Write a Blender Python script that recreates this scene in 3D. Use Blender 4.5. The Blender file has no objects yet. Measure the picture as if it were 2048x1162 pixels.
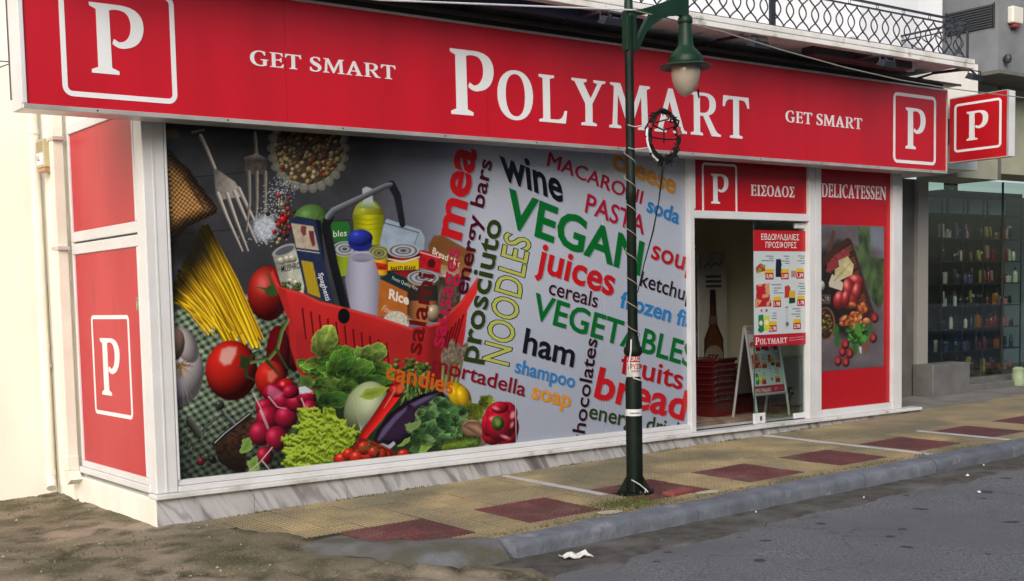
import bpy, bmesh, math, random
import numpy as np
from mathutils import Vector, Matrix
random.seed(7)
SC = bpy.context.scene
COL = SC.collection

# ------------------------------------------------------------------ camera
YAW, PITCH, ROLL = math.radians(36.1176), math.radians(-4.4487), math.radians(-1.3062)
FPX, PCX, PCY = 2460.34, 965.47, 791.11           # focal length and principal point in photo pixels (2048 wide)
CAMP = np.array([-3.621, -9.004, 1.42])
_f = np.array([math.sin(YAW)*math.cos(PITCH), math.cos(YAW)*math.cos(PITCH), math.sin(PITCH)])
_r = np.array([math.cos(YAW), -math.sin(YAW), 0.0])
_u = np.cross(_r, _f)
_r, _u = math.cos(ROLL)*_r + math.sin(ROLL)*_u, -math.sin(ROLL)*_r + math.cos(ROLL)*_u
cam = bpy.data.cameras.new('camera')
cam.sensor_width = 36.0
cam.lens = FPX/2048*36
cam.shift_x = (1024-PCX)/2048
cam.shift_y = (PCY-581)/2048
cam.clip_end = 2000
camo = bpy.data.objects.new('camera', cam)
COL.objects.link(camo)
camo.matrix_world = Matrix(((_r[0], _u[0], -_f[0], CAMP[0]), (_r[1], _u[1], -_f[1], CAMP[1]), (_r[2], _u[2], -_f[2], CAMP[2]), (0, 0, 0, 1)))
SC.camera = camo

# ------------------------------------------------------------------ light
SUN_AZ, SUN_EL = math.radians(-46), math.radians(28)      # azimuth measured from -y (the street side) towards -x
sun_dir = Vector((math.sin(SUN_AZ)*math.cos(SUN_EL), -math.cos(SUN_AZ)*math.cos(SUN_EL), math.sin(SUN_EL)))
W = bpy.data.worlds.new('World'); SC.world = W; W.use_nodes = True
nt = W.node_tree; nt.nodes.clear()
sky = nt.nodes.new('ShaderNodeTexSky'); sky.sky_type = 'NISHITA'; sky.sun_disc = False
sky.sun_elevation = SUN_EL
sky.sun_rotation = math.atan2(sun_dir.x, sun_dir.y)
sky.air_density = 1.0; sky.dust_density = 3.5; sky.ozone_density = 1.0
bg = nt.nodes.new('ShaderNodeBackground'); bg.inputs[1].default_value = 0.145
wo = nt.nodes.new('ShaderNodeOutputWorld')
nt.links.new(sky.outputs[0], bg.inputs[0]); nt.links.new(bg.outputs[0], wo.inputs[0])
sl = bpy.data.lights.new('sun', 'SUN'); sl.energy = 1.75; sl.angle = math.radians(45); sl.color = (1.0, 0.97, 0.925)
slo = bpy.data.objects.new('sun', sl); COL.objects.link(slo)
slo.rotation_euler = (-sun_dir).to_track_quat('-Z', 'Y').to_euler(); slo.location = (-6, -10, 12)
SC.view_settings.view_transform = 'Standard'; SC.view_settings.look = 'None'
SC.view_settings.exposure = 0.27; SC.view_settings.gamma = 1.0; SC.view_settings.use_curve_mapping = False

# ------------------------------------------------------------------ photo-pixel measuring helpers
def ray(px, py):
    return _f + _r*(px-PCX)/FPX - _u*(py-PCY)/FPX
def U(px, py, **k):                                # the point of a plane x/y/z = const seen at a photo pixel
    (a, v), = k.items(); i = 'xyz'.index(a); d = ray(px, py)
    return CAMP + d*((v-CAMP[i])/d[i])
def PROJ(Q):
    q = np.asarray(Q, float)-CAMP; z = q@_f
    return PCX+FPX*(q@_r)/z, PCY-FPX*(q@_u)/z

# ------------------------------------------------------------------ materials
def srgb(c):
    c = np.asarray(c, float)/255.0
    return np.where(c <= 0.04045, c/12.92, ((c+0.055)/1.055)**2.4)
MATS = {}
def mat(name, col, rough=0.6, metal=0.0, col2=None, nscale=6.0, detail=6.0, lo=0.35, hi=0.65, bump=0.0, bscale=None,
        spec=0.5, coat=0.0, rnd=0.0, stretch=None, col3=None, n3=1.5, lo3=0.5, hi3=0.7, coord='pos'):
    if name in MATS: return MATS[name]
    m = bpy.data.materials.new(name); m.use_nodes = True; MATS[name] = m
    t = m.node_tree; N = t.nodes; L = t.links; b = N['Principled BSDF']
    b.inputs['Roughness'].default_value = rough; b.inputs['Metallic'].default_value = metal
    b.inputs['Specular IOR Level'].default_value = spec; b.inputs['Coat Weight'].default_value = coat
    c4 = lambda c: (c[0], c[1], c[2], 1)
    b.inputs['Base Color'].default_value = c4(col)
    vec = None
    def getvec():
        nonlocal vec
        if vec is None:
            if coord == 'pos':
                g = N.new('ShaderNodeNewGeometry'); vec = g.outputs['Position']
            else:
                g = N.new('ShaderNodeTexCoord'); vec = g.outputs['Object']
            if stretch:
                mp = N.new('ShaderNodeMapping'); L.new(vec, mp.inputs[0])
                mp.inputs['Scale'].default_value = stretch[0]; mp.inputs['Rotation'].default_value = stretch[1]
                vec = mp.outputs[0]
        return vec
    def noise(sc, d=detail, dist=0.0):
        n = N.new('ShaderNodeTexNoise'); n.inputs['Scale'].default_value = sc; n.inputs['Detail'].default_value = d
        n.inputs['Distortion'].default_value = dist
        L.new(getvec(), n.inputs['Vector']); return n.outputs['Fac']
    out = None
    if col2 is not None:
        r = N.new('ShaderNodeMapRange'); L.new(noise(nscale), r.inputs[0]); r.inputs[1].default_value = lo; r.inputs[2].default_value = hi
        x = N.new('ShaderNodeMix'); x.data_type = 'RGBA'; L.new(r.outputs[0], x.inputs[0]); x.inputs[6].default_value = c4(col); x.inputs[7].default_value = c4(col2)
        out = x.outputs[2]
    if col3 is not None:
        r = N.new('ShaderNodeMapRange'); L.new(noise(n3, 8), r.inputs[0]); r.inputs[1].default_value = lo3; r.inputs[2].default_value = hi3
        x = N.new('ShaderNodeMix'); x.data_type = 'RGBA'; L.new(r.outputs[0], x.inputs[0])
        if out: L.new(out, x.inputs[6])
        else: x.inputs[6].default_value = c4(col)
        x.inputs[7].default_value = c4(col3); out = x.outputs[2]
    if rnd:
        oi = N.new('ShaderNodeObjectInfo'); r = N.new('ShaderNodeMapRange'); L.new(oi.outputs['Random'], r.inputs[0])
        r.inputs[3].default_value = 1-rnd; r.inputs[4].default_value = 1+rnd
        h = N.new('ShaderNodeHueSaturation'); L.new(r.outputs[0], h.inputs['Value'])
        if out: L.new(out, h.inputs['Color'])
        else: h.inputs['Color'].default_value = c4(col)
        out = h.outputs[0]
    if out: L.new(out, b.inputs['Base Color'])
    if bump:
        bp = N.new('ShaderNodeBump'); bp.inputs['Strength'].default_value = bump; bp.inputs['Distance'].default_value = 0.01
        L.new(noise(bscale or nscale*4, 8), bp.inputs['Height']); L.new(bp.outputs[0], b.inputs['Normal'])
    return m
def print_mat(name, rough=0.3, spec=0.5, coat=0.0):
    m = bpy.data.materials.new(name); m.use_nodes = True
    N = m.node_tree.nodes; b = N['Principled BSDF']
    a = N.new('ShaderNodeVertexColor'); a.layer_name = 'print'
    m.node_tree.links.new(a.outputs[0], b.inputs['Base Color'])
    b.inputs['Roughness'].default_value = rough; b.inputs['Specular IOR Level'].default_value = spec
    b.inputs['Coat Weight'].default_value = coat; b.inputs['Coat Roughness'].default_value = 0.02
    return m
def glass_mat(name, tint=(0.9, 0.95, 0.93), mixf=0.1):
    m = bpy.data.materials.new(name); m.use_nodes = True
    t = m.node_tree; N = t.nodes; N.clear()
    tr = N.new('ShaderNodeBsdfTransparent'); tr.inputs[0].default_value = (*tint, 1)
    gl = N.new('ShaderNodeBsdfGlossy'); gl.inputs['Roughness'].default_value = 0.02
    fr = N.new('ShaderNodeFresnel'); ge = N.new('ShaderNodeNewGeometry'); mr = N.new('ShaderNodeMapRange')
    mr.inputs[3].default_value = 1.5; mr.inputs[4].default_value = 1/1.5      # same pane seen from either side
    t.links.new(ge.outputs['Backfacing'], mr.inputs[0]); t.links.new(mr.outputs[0], fr.inputs[0])
    mx = N.new('ShaderNodeMixShader'); o = N.new('ShaderNodeOutputMaterial')
    t.links.new(fr.outputs[0], mx.inputs[0]); t.links.new(tr.outputs[0], mx.inputs[1]); t.links.new(gl.outputs[0], mx.inputs[2]); t.links.new(mx.outputs[0], o.inputs[0])
    return m

# ------------------------------------------------------------------ mesh helpers
def wloc(o):
    v = Vector((0, 0, 0))
    while o: v = v+o.location; o = o.parent
    return v
class MB:
    def __init__(s): s.v = []; s.f = []
    def add(s, v, f):
        n = len(s.v); s.v += [tuple(map(float, p)) for p in v]; s.f += [tuple(i+n for i in q) for q in f]; return s
    def box(s, x0, x1, y0, y1, z0, z1, b=0.0):
        if b <= 0:
            return s.add([(x0, y0, z0), (x1, y0, z0), (x1, y1, z0), (x0, y1, z0), (x0, y0, z1), (x1, y0, z1), (x1, y1, z1), (x0, y1, z1)],
                         [(3, 2, 1, 0), (4, 5, 6, 7), (0, 1, 5, 4), (1, 2, 6, 5), (2, 3, 7, 6), (3, 0, 4, 7)])
        bm = bmesh.new(); bmesh.ops.create_cube(bm, size=1)
        for v in bm.verts: v.co = ((x0+x1)/2+v.co.x*(x1-x0), (y0+y1)/2+v.co.y*(y1-y0), (z0+z1)/2+v.co.z*(z1-z0))
        bmesh.ops.bevel(bm, geom=list(bm.edges), offset=min(b, abs(x1-x0)*.45, abs(y1-y0)*.45, abs(z1-z0)*.45), segments=2, affect='EDGES', profile=0.5)
        bm.verts.index_update(); s.add([v.co for v in bm.verts], [[v.index for v in f.verts] for f in bm.faces]); bm.free(); return s
    def tube(s, pts, r, seg=8, cap=True):
        pts = [Vector(p) for p in pts]; n = len(pts); rs = r if hasattr(r, '__len__') else [r]*n
        V = []; F = []; up = None
        for i, p in enumerate(pts):
            t = (pts[min(i+1, n-1)]-pts[max(i-1, 0)]).normalized()
            if up is None:
                up = Vector((0, 0, 1)) if abs(t.z) < .9 else Vector((1, 0, 0))
            a = t.cross(up).normalized(); b = a.cross(t).normalized(); up = b
            for k in range(seg):
                an = 2*math.pi*k/seg; V.append(p+(a*math.cos(an)+b*math.sin(an))*rs[i])
        for i in range(n-1):
            for k in range(seg):
                F.append((i*seg+k, i*seg+(k+1) % seg, (i+1)*seg+(k+1) % seg, (i+1)*seg+k))
        if cap: F.append(tuple(range(seg))); F.append(tuple(reversed(range((n-1)*seg, n*seg))))
        return s.add(V, [tuple(reversed(q)) for q in F])
    def lathe(s, prof, c, seg=24, axis='z'):
        V = []; F = []; n = len(prof)
        for r, z in prof:
            for k in range(seg):
                a = 2*math.pi*k/seg
                V.append((c[0]+r*math.cos(a), c[1]+r*math.sin(a), c[2]+z))
        for i in range(n-1):
            for k in range(seg):
                F.append((i*seg+k, i*seg+(k+1) % seg, (i+1)*seg+(k+1) % seg, (i+1)*seg+k))
        return s.add(V, F)
    def prism(s, poly, fn, d):                      # polygon (a,b) -> fn(a,b,t) for t=0 and t=d
        n = len(poly)
        V = [fn(a, b, 0) for a, b in poly]+[fn(a, b, d) for a, b in poly]
        F = [tuple(range(n)), tuple(reversed(range(n, 2*n)))]+[(i, n+i, n+(i+1) % n, (i+1) % n) for i in range(n)]
        return s.add(V, F)
    def build(s, name, m, parent=None, smooth=False, fix=False):
        me = bpy.data.meshes.new(name); o = wloc(parent)
        me.from_pydata([(a-o.x, b-o.y, c-o.z) for a, b, c in s.v], [], s.f)
        if fix:
            bm = bmesh.new(); bm.from_mesh(me); bmesh.ops.recalc_face_normals(bm, faces=list(bm.faces)); bm.to_mesh(me); bm.free()
        if smooth:
            me.shade_smooth() if smooth is True else me.set_sharp_from_angle(angle=math.radians(smooth))
            if smooth is not True:
                pass
        me.materials.append(m); ob = bpy.data.objects.new(name, me); COL.objects.link(ob); ob.parent = parent
        return ob
def tag(o, label, cat, group=None):
    o['label'] = label; o['category'] = cat
    if group: o['group'] = group
    return o
def thing(name, label, cat, loc=(0, 0, 0), group=None):
    o = bpy.data.objects.new(name, None); COL.objects.link(o); o.location = loc; o.empty_display_size = 0.1
    return tag(o, label, cat, group)
def struct(o, kind='structure'):
    o['kind'] = kind; return o
def rebase(o, loc):                                # move a top-level mesh's origin without moving the mesh
    d = Vector(loc)-o.location
    o.data.transform(Matrix.Translation(-d)); o.location = loc; return o
def copy_tree(o, parent=None):
    c = o.copy(); COL.objects.link(c); c.parent = parent
    for ch in list(o.children): copy_tree(ch, c)
    return c
def smooth_faces(o, ang=40):
    o.data.shade_smooth(); o.data.set_sharp_from_angle(angle=math.radians(ang)); return o
def sm(o):                                          # smooth with sharp edges
    return smooth_faces(o, 40)

# value noise for painting and relief
_rng = np.random.default_rng(3)
_G = _rng.random((256, 256))
def vnoise(x, y, sc=1.0, seed=0):
    x = np.asarray(x, float)/sc+seed*17.31; y = np.asarray(y, float)/sc+seed*9.77
    xi = np.floor(x).astype(int); yi = np.floor(y).astype(int); fx = x-xi; fy = y-yi
    fx = fx*fx*(3-2*fx); fy = fy*fy*(3-2*fy)
    g = lambda a, b: _G[a % 256, b % 256]
    return (g(xi, yi)*(1-fx)+g(xi+1, yi)*fx)*(1-fy)+(g(xi, yi+1)*(1-fx)+g(xi+1, yi+1)*fx)*fy
def fbm(x, y, sc=1.0, oct=4, seed=0):
    v = 0; a = 0.5; t = 0
    for i in range(oct):
        v = v+a*vnoise(x, y, sc/2**i, seed+i*3.1); t += a; a *= .5
    return v/t
def sstep(a, b, x):
    t = np.clip((np.asarray(x, float)-a)/(b-a), 0, 1); return t*t*(3-2*t)
# ================================================================== SETTING: road, yard, pavement, kerb
SLX, SLY = 0.0195, 0.012
def gz(x, y): return -0.24+SLX*np.minimum(x, 12)+SLY*y           # pavement surface
def road_z(x, y): return gz(x, -2.4)-0.125-0.02*np.clip((y+2.4)/6, -1, 0)*-1
def sheet(name, m, xs, ys, zf, kind='structure'):
    X, Y = np.meshgrid(xs, ys, indexing='ij'); Z = zf(X, Y)
    nx, ny = X.shape; V = np.stack([X, Y, Z], -1).reshape(-1, 3)
    I = np.arange(nx*ny).reshape(nx, ny)
    Fq = np.stack([I[:-1, :-1], I[1:, :-1], I[1:, 1:], I[:-1, 1:]], -1).reshape(-1, 4)
    me = bpy.data.meshes.new(name); me.from_pydata(V.tolist(), [], Fq.tolist()); me.shade_smooth(); me.materials.append(m)
    o = bpy.data.objects.new(name, me); COL.objects.link(o)
    if kind: o['kind'] = kind
    return o
def asphalt():
    m = mat('asphalt', (0.092, 0.097, 0.108), 0.85, col2=(0.26, 0.268, 0.285), nscale=60, lo=.36, hi=.70, bump=1.0, bscale=130, col3=(0.13, 0.134, 0.146), n3=0.9, lo3=.44, hi3=.66)
    t = m.node_tree; N = t.nodes; L = t.links; b = N['Principled BSDF']
    src = b.inputs['Base Color'].links[0].from_socket
    g = N.new('ShaderNodeNewGeometry')
    # oil spots
    vo = N.new('ShaderNodeTexVoronoi'); vo.inputs['Scale'].default_value = 4.6; vo.inputs['Randomness'].default_value = 1.0
    nz = N.new('ShaderNodeTexNoise'); nz.inputs['Scale'].default_value = 7; nz.inputs['Detail'].default_value = 5; L.new(g.outputs['Position'], nz.inputs[0])
    ad = N.new('ShaderNodeMix'); ad.data_type = 'VECTOR'; ad.inputs[0].default_value = 0.11; L.new(g.outputs['Position'], ad.inputs[4]); L.new(nz.outputs['Color'], ad.inputs[5])
    L.new(ad.outputs[1], vo.inputs['Vector'])
    sep = N.new('ShaderNodeSeparateColor'); L.new(vo.outputs['Color'], sep.inputs[0])
    # spot radius from the cell's random number, most cells none
    mr = N.new('ShaderNodeMapRange'); L.new(sep.outputs[0], mr.inputs[0]); mr.inputs[1].default_value = 0.42; mr.inputs[2].default_value = 1.0; mr.inputs[3].default_value = 0.0; mr.inputs[4].default_value = 0.25
    lt = N.new('ShaderNodeMath'); lt.operation = 'SUBTRACT'; L.new(mr.outputs[0], lt.inputs[0]); L.new(vo.outputs['Distance'], lt.inputs[1])
    ss = N.new('ShaderNodeMapRange'); L.new(lt.outputs[0], ss.inputs[0]); ss.inputs[1].default_value = -0.02; ss.inputs[2].default_value = 0.04; ss.inputs[4].default_value = 0.85
    # spots lie mostly in the track of parked cars
    sx = N.new('ShaderNodeSeparateXYZ'); L.new(g.outputs['Position'], sx.inputs[0])
    tr = N.new('ShaderNodeMapRange'); L.new(sx.outputs[1], tr.inputs[0]); tr.inputs[1].default_value = -6.6; tr.inputs[2].default_value = -5.2; tr.inputs[3].default_value = 0.2
    ml = N.new('ShaderNodeMath'); ml.operation = 'MULTIPLY'; L.new(ss.outputs[0], ml.inputs[0]); L.new(tr.outputs[0], ml.inputs[1])
    x = N.new('ShaderNodeMix'); x.data_type = 'RGBA'; L.new(ml.outputs[0], x.inputs[0]); L.new(src, x.inputs[6]); x.inputs[7].default_value = (0.03, 0.031, 0.035, 1)
    # hairline cracks
    nc = N.new('ShaderNodeTexNoise'); nc.inputs['Scale'].default_value = .55; nc.inputs['Detail'].default_value = 6; L.new(g.outputs['Position'], nc.inputs[0])
    s1 = N.new('ShaderNodeMath'); s1.operation = 'SUBTRACT'; L.new(nc.outputs['Fac'], s1.inputs[0]); s1.inputs[1].default_value = .5
    s2 = N.new('ShaderNodeMath'); s2.operation = 'ABSOLUTE'; L.new(s1.outputs[0], s2.inputs[0])
    s3 = N.new('ShaderNodeMapRange'); L.new(s2.outputs[0], s3.inputs[0]); s3.inputs[1].default_value = .0012; s3.inputs[2].default_value = .004; s3.inputs[3].default_value = .35; s3.inputs[4].default_value = 0
    x2 = N.new('ShaderNodeMix'); x2.data_type = 'RGBA'; L.new(s3.outputs[0], x2.inputs[0]); L.new(x.outputs[2], x2.inputs[6]); x2.inputs[7].default_value = (.035, .035, .036, 1)
    L.new(x2.outputs[2], b.inputs['Base Color'])
    return m
sheet('road', asphalt(), np.concatenate([[-120, -60, -30, -14], np.linspace(-9, 20, 200), [30, 60, 120]]),
      np.concatenate([[-120, -60, -30, -16], np.linspace(-11, 4, 110)]),
      lambda X, Y: road_z(X, Y)+0.006*(fbm(X, Y, .9, 3)-.5)-0.35*sstep(-1.6, 0.2, Y)*(np.abs(X) < 200))
def yard_h(X, Y):
    rz = road_z(X, Y)
    top = -0.290+0.052*sstep(-1.0, 0.3, X-.25*np.clip(-Y, 0, 2))
    # yard apron runs down to the road; it ends in a ragged edge against asphalt and pavement
    t = sstep(-3.7, -1.3, Y+0.25*(fbm(X, Y, .8, 3, 5)-.5))
    z = rz*(1-t)+top*t
    n = fbm(X, Y, .55, 5, 1)-.5
    z = z+0.070*n*(0.16+0.84*sstep(-.4, -1.8, Y))*(1-.7*sstep(-.4, .3, X))+0.020*(fbm(X, Y, .12, 4, 8)-.5)-0.03*np.exp(-((fbm(X, Y, 1.1, 4, 12)-.5)/.014)**2)
    d = (X-.5)*(-.72)+(Y+1.3)*(-.69); s_ = (X-.5)*.69+(Y+1.3)*(-.72)      # hollow beside the worn kerb end
    z = z-0.075*np.exp(-((d-.15)/.28)**2)*sstep(-.25, .15, s_)*sstep(1.7, 1.2, s_)
    # ragged outer edge
    edge = (Y+3.35-0.25*X*(X > 0)+0.55*(fbm(X, Y, .5, 4, 2)-.5))
    z = np.where(edge > 0, z+0.012, z-0.0)-0.10*sstep(0.05, -0.35, edge)
    # dips under the pavement
    xb = -0.06-0.40*np.clip(Y+.02, -2.5, 0)
    z = z-0.10*sstep(0.0, 0.35, X-xb-0.12*(fbm(X, Y, .25, 3, 4)-.5))*(Y > -2.45)
    z = z-0.09*sstep(1.0, 1.7, X)*(Y <= -2.45)
    return z
m_yard = mat('yard_concrete', (0.085, 0.076, 0.038), 0.95, col2=(0.30, 0.245, 0.185), nscale=1.5, detail=12, lo=.34, hi=.70, bump=.8, bscale=45, col3=(0.055, 0.052, 0.024), n3=4.5, lo3=.47, hi3=.66)
_t = m_yard.node_tree; _b = _t.nodes['Principled BSDF']; _src = _b.inputs['Base Color'].links[0].from_socket     # fine pale grit speckle
_g = _t.nodes.new('ShaderNodeNewGeometry'); _n = _t.nodes.new('ShaderNodeTexNoise'); _n.inputs['Scale'].default_value = 55; _n.inputs['Detail'].default_value = 3; _t.links.new(_g.outputs[0], _n.inputs[0])
_r2 = _t.nodes.new('ShaderNodeMapRange'); _t.links.new(_n.outputs[0], _r2.inputs[0]); _r2.inputs[1].default_value = .58; _r2.inputs[2].default_value = .72; _r2.inputs[4].default_value = .5
_x = _t.nodes.new('ShaderNodeMix'); _x.data_type = 'RGBA'; _t.links.new(_r2.outputs[0], _x.inputs[0]); _t.links.new(_src, _x.inputs[6]); _x.inputs[7].default_value = (.40, .35, .26, 1); _t.links.new(_x.outputs[2], _b.inputs['Base Color'])
yard = sheet('yard', m_yard, np.concatenate([[-60, -25, -9], np.linspace(-6, 2.2, 260)]), np.concatenate([np.linspace(-4.3, 2.6, 240)]), yard_h)
# gutter dirt along the kerb
def gutter_h(X, Y):
    e = Y+2.86+0.08*np.sin(X*.7+1)-0.34*(fbm(X, Y, .45, 5, 6)-.5)+0.12*sstep(3, 0, X)
    return road_z(X, Y)+0.014*(fbm(X, Y, .12, 3, 3)-.3)+0.012-0.05*sstep(0.04, -0.05, e)-0.03*sstep(13, 16, X)-0.05*sstep(1.3, .9, X)
m_gut = mat('gutter_dirt', (0.098, 0.092, 0.080), 0.95, col2=(0.055, 0.051, 0.043), nscale=9, lo=.35, hi=.65, bump=1.0, bscale=70, col3=(0.14, 0.138, 0.135), n3=2.2, lo3=.52, hi3=.7)
sheet('gutter', m_gut, np.linspace(.8, 16, 420), np.linspace(-3.4, -2.36, 40), gutter_h)

# pavement base + tiles
pav = MB()
PX0, PX1 = -0.1, 30.0
m_joint = mat('tile_joint', (0.035, 0.030, 0.022), 0.95, col2=(0.085, 0.074, 0.052), nscale=8, bump=.3)
outline = [(-.15, -0.02), (-.15, -0.06), (0.38, -1.22), (0.90, -2.16), (30, -2.16), (30, 4.5), (9.5, 4.5), (9.5, -0.02)]
pav.prism(outline, lambda a, b, t: (a, b, gz(a, b)-0.022-t), 0.25)
pavement = struct(pav.build('pavement', m_joint, fix=True))
T = 0.24
def tile_mesh(name, m, nb=6):
    b = MB(); h = (T-0.006)/2; p = (2*h)/nb
    b.box(-h, h, -h, h, -0.022, -0.0075); nbase = len(b.f)
    for i in range(nb):
        for j in range(nb):
            x0 = -h+i*p+.0065; x1 = -h+(i+1)*p-.0065; y0 = -h+j*p+.0022; y1 = -h+(j+1)*p-.0022; e = .003
            b.add([(x0, y0, -.0077), (x1, y0, -.0077), (x1, y1, -.0077), (x0, y1, -.0077), (x0+e, y0+e, 0), (x1-e, y0+e, 0), (x1-e, y1-e, 0), (x0+e, y1-e, 0)],
                  [(4, 5, 6, 7), (0, 1, 5, 4), (1, 2, 6, 5), (2, 3, 7, 6), (3, 0, 4, 7)])
    me = bpy.data.meshes.new(name); me.from_pydata(b.v, [], b.f); me.materials.append(m); me.materials.append(m_joint)
    for q in range(nbase): me.polygons[q].material_index = 1
    return me
m_ty = mat('tile_yellow', (0.33, 0.262, 0.145), 0.85, col2=(0.235, 0.195, 0.12), nscale=1.6, lo=.38, hi=.62, bump=.35, bscale=120, rnd=.13, col3=(0.165, 0.15, 0.10), n3=.8, lo3=.46, hi3=.64)
m_tr = mat('tile_red', (0.14, 0.042, 0.044), 0.8, col2=(0.09, 0.034, 0.036), nscale=3.5, lo=.35, hi=.65, bump=.35, bscale=120, rnd=.16, col3=(0.16, 0.10, 0.085), n3=2.2, lo3=.52, hi3=.74)
m_ts = mat('stripe_marble', (0.52, 0.52, 0.55), 0.6, col2=(0.40, 0.40, 0.42), nscale=5, bump=.1)
ty, tr_ = tile_mesh('yellow_tile', m_ty), tile_mesh('red_tile', m_tr)
far = MB(); far_r = MB(); cnt = 0
for i in range(-1, 75):
    for j in range(9):
        xc = 0.74+T*(i+.5)-.72; yc = -0.02-T*(j+.5)
        k = (i-3)
        xl = 0.02+T*i
        if xl < -.02+0.36*max(0, -yc-.45): continue          # the yard covers the pavement's ragged corner
        yl_ = -(yc-T/2)
        if yl_ > 1.3 and xl < float(np.interp(yl_, [1.32, 1.52, 1.72, 1.92, 2.04, 2.11, 2.15], [.52, .60, .72, .88, 1.03, 1.16, 1.28]))-.07: continue      # worn kerb end
        red = (5 <= j <= 7) and ((i-3) % 5) < 3
        if xc < 7.6:
            if abs(xc-3.31) < .13 and abs(yc+1.60) < .13: continue
            o = bpy.data.objects.new('paving_tile', tr_ if red else ty); COL.objects.link(o); o.parent = pavement
            o.location = (xc+random.uniform(-.0012, .0012), yc+random.uniform(-.0012, .0012), gz(xc, yc)+random.uniform(-.003, .002))
            o.rotation_euler = (SLY+random.uniform(-.006, .006), -SLX+random.uniform(-.006, .006), 0); cnt += 1
        else:
            B = far_r if red else far; h = T/2-.003
            B.add([(xc+a*h, yc+b_*h, gz(xc+a*h, yc+b_*h)) for a, b_ in ((-1, -1), (1, -1), (1, 1), (-1, 1))]+[(xc+a*h, yc+b_*h, gz(xc+a*h, yc+b_*h)-.02) for a, b_ in ((-1, -1), (1, -1), (1, 1), (-1, 1))],
                  [(0, 1, 2, 3), (0, 4, 5, 1), (1, 5, 6, 2), (2, 6, 7, 3), (3, 7, 4, 0)])
o = far.build('far_paving_tiles', m_ty, pavement); o['kind'] = 'stuff'
o = far_r.build('far_red_tiles', m_tr, pavement); o['kind'] = 'stuff'
# entrance court paving beyond the shop's end
m_court = mat('court_paving', (0.23, 0.215, 0.195), 0.9, col2=(0.15, 0.145, 0.135), nscale=3, bump=.3)
def slab(x0, x1, y0, y1, dz, nm, m, th=.02):
    b = MB(); c = [(x0, y0), (x1, y0), (x1, y1), (x0, y1)]
    b.add([(a, q, gz(a, q)+dz) for a, q in c]+[(a, q, gz(a, q)+dz-th) for a, q in c], [(0, 1, 2, 3), (0, 4, 5, 1), (1, 5, 6, 2), (2, 6, 7, 3), (3, 7, 4, 0)])
    return b.build(nm, m, pavement)
for i in range(10):
    for j in range(8):
        slab(9.52+.5*i, 10.012+.5*i, 0.0+.5*j-.012, .48+.5*j, .004+random.uniform(-.002, .002), 'court_slab', m_court)
for x, y0, y1 in ((3.07, -.14, -1.50), (6.63, -.10, -2.15), (7.95, -1.1, -2.15)):
    slab(x-.032, x+.032, y1, y0, .006, 'stripe', m_ts, .02)

# kerb
m_kerb = mat('kerb_concrete', (0.165, 0.182, 0.215), 0.85, col2=(0.115, 0.128, 0.155), rnd=.12, nscale=5, lo=.35, hi=.65, bump=1.0, bscale=28, col3=(0.27, 0.275, 0.29), n3=6, lo3=.60, hi3=.74)
kerb = struct(MB().box(3, 3.01, -2.3, -2.29, -.5, -.49).build('kerb', m_kerb))
def kerb_stone(path, drop0, drop1, wid=.25, prof=None, taper=1.0):
    prof = prof or [(0, -.35), (0, .0), (.05, .006), (wid-.055, .003), (wid-.026, -.006), (wid-.010, -.022), (wid-.003, -.05), (wid, -.10), (wid+.010, -.22)]
    b = MB(); n = len(path); V = []
    for q, (x, y) in enumerate(path):
        a = path[max(q-1, 0)]; c = path[min(q+1, n-1)]
        t = Vector((c[0]-a[0], c[1]-a[1])).normalized(); nn = Vector((t.y, -t.x))
        d = drop0+(drop1-drop0)*q/(n-1)
        tp_ = 1+(taper-1)*sstep(.45, 1, q/(n-1))
        for w, h in prof:
            w = w*tp_ if w > .1 else w
            jx = .022*(fbm(x*9+w*30, h*40+y*9, 1, 3, 2)-.5); jz = .018*(fbm(x*8+w*21, y*8+3, 1, 3, 4)-.5)
            V.append((x+nn.x*(w+jx), y+nn.y*(w+jx), gz(x, max(y, -2.2))+h-d+(jz if h > -.3 else 0)))
    m = len(prof)
    F = [(i*m+j, i*m+j+1, (i+1)*m+j+1, (i+1)*m+j) for i in range(n-1) for j in range(m-1)]
    F += [tuple(range(m)), tuple(reversed(range((n-1)*m, n*m)))]
    b.add(V, F); return smooth_faces(b.build('kerb_stone', m_kerb, kerb, fix=True), 55)
x = 1.42
while x < 16:
    L_ = random.uniform(.95, 1.05) if x > 1.5 else .8
    kerb_stone([(x+L_*q/22, -2.165+random.uniform(-.003, .003)) for q in range(23)], random.uniform(-.007, .007), random.uniform(-.007, .007)); x += L_+.02
arc = [(0.52, -1.32), (0.60, -1.52), (0.72, -1.72), (0.88, -1.92), (1.03, -2.04), (1.16, -2.11), (1.28, -2.15), (1.41, -2.165)]
dense = [tuple(np.array(arc[i])*(1-t)+np.array(arc[i+1])*t) for i in range(7) for t in (0, .34, .67)]+[arc[-1]]
m_ramp = mat('worn_ramp', (0.135, 0.138, 0.14), 0.9, col2=(0.095, 0.092, 0.066), nscale=4, lo=.38, hi=.62, bump=.8, bscale=30, col3=(0.19, 0.20, 0.22), n3=2.5, lo3=.55, hi3=.72)
RP = [(-.34, -.35), (-.34, -.012), (-.20, -.003), (-.07, .004), (.05, .004), (.16, -.008), (.25, -.028), (.34, -.055), (.42, -.09), (.47, -.13), (.49, -.25)]
kerb_stone(dense, .012, .0, prof=RP, taper=.58).data.materials[0] = m_ramp
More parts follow.
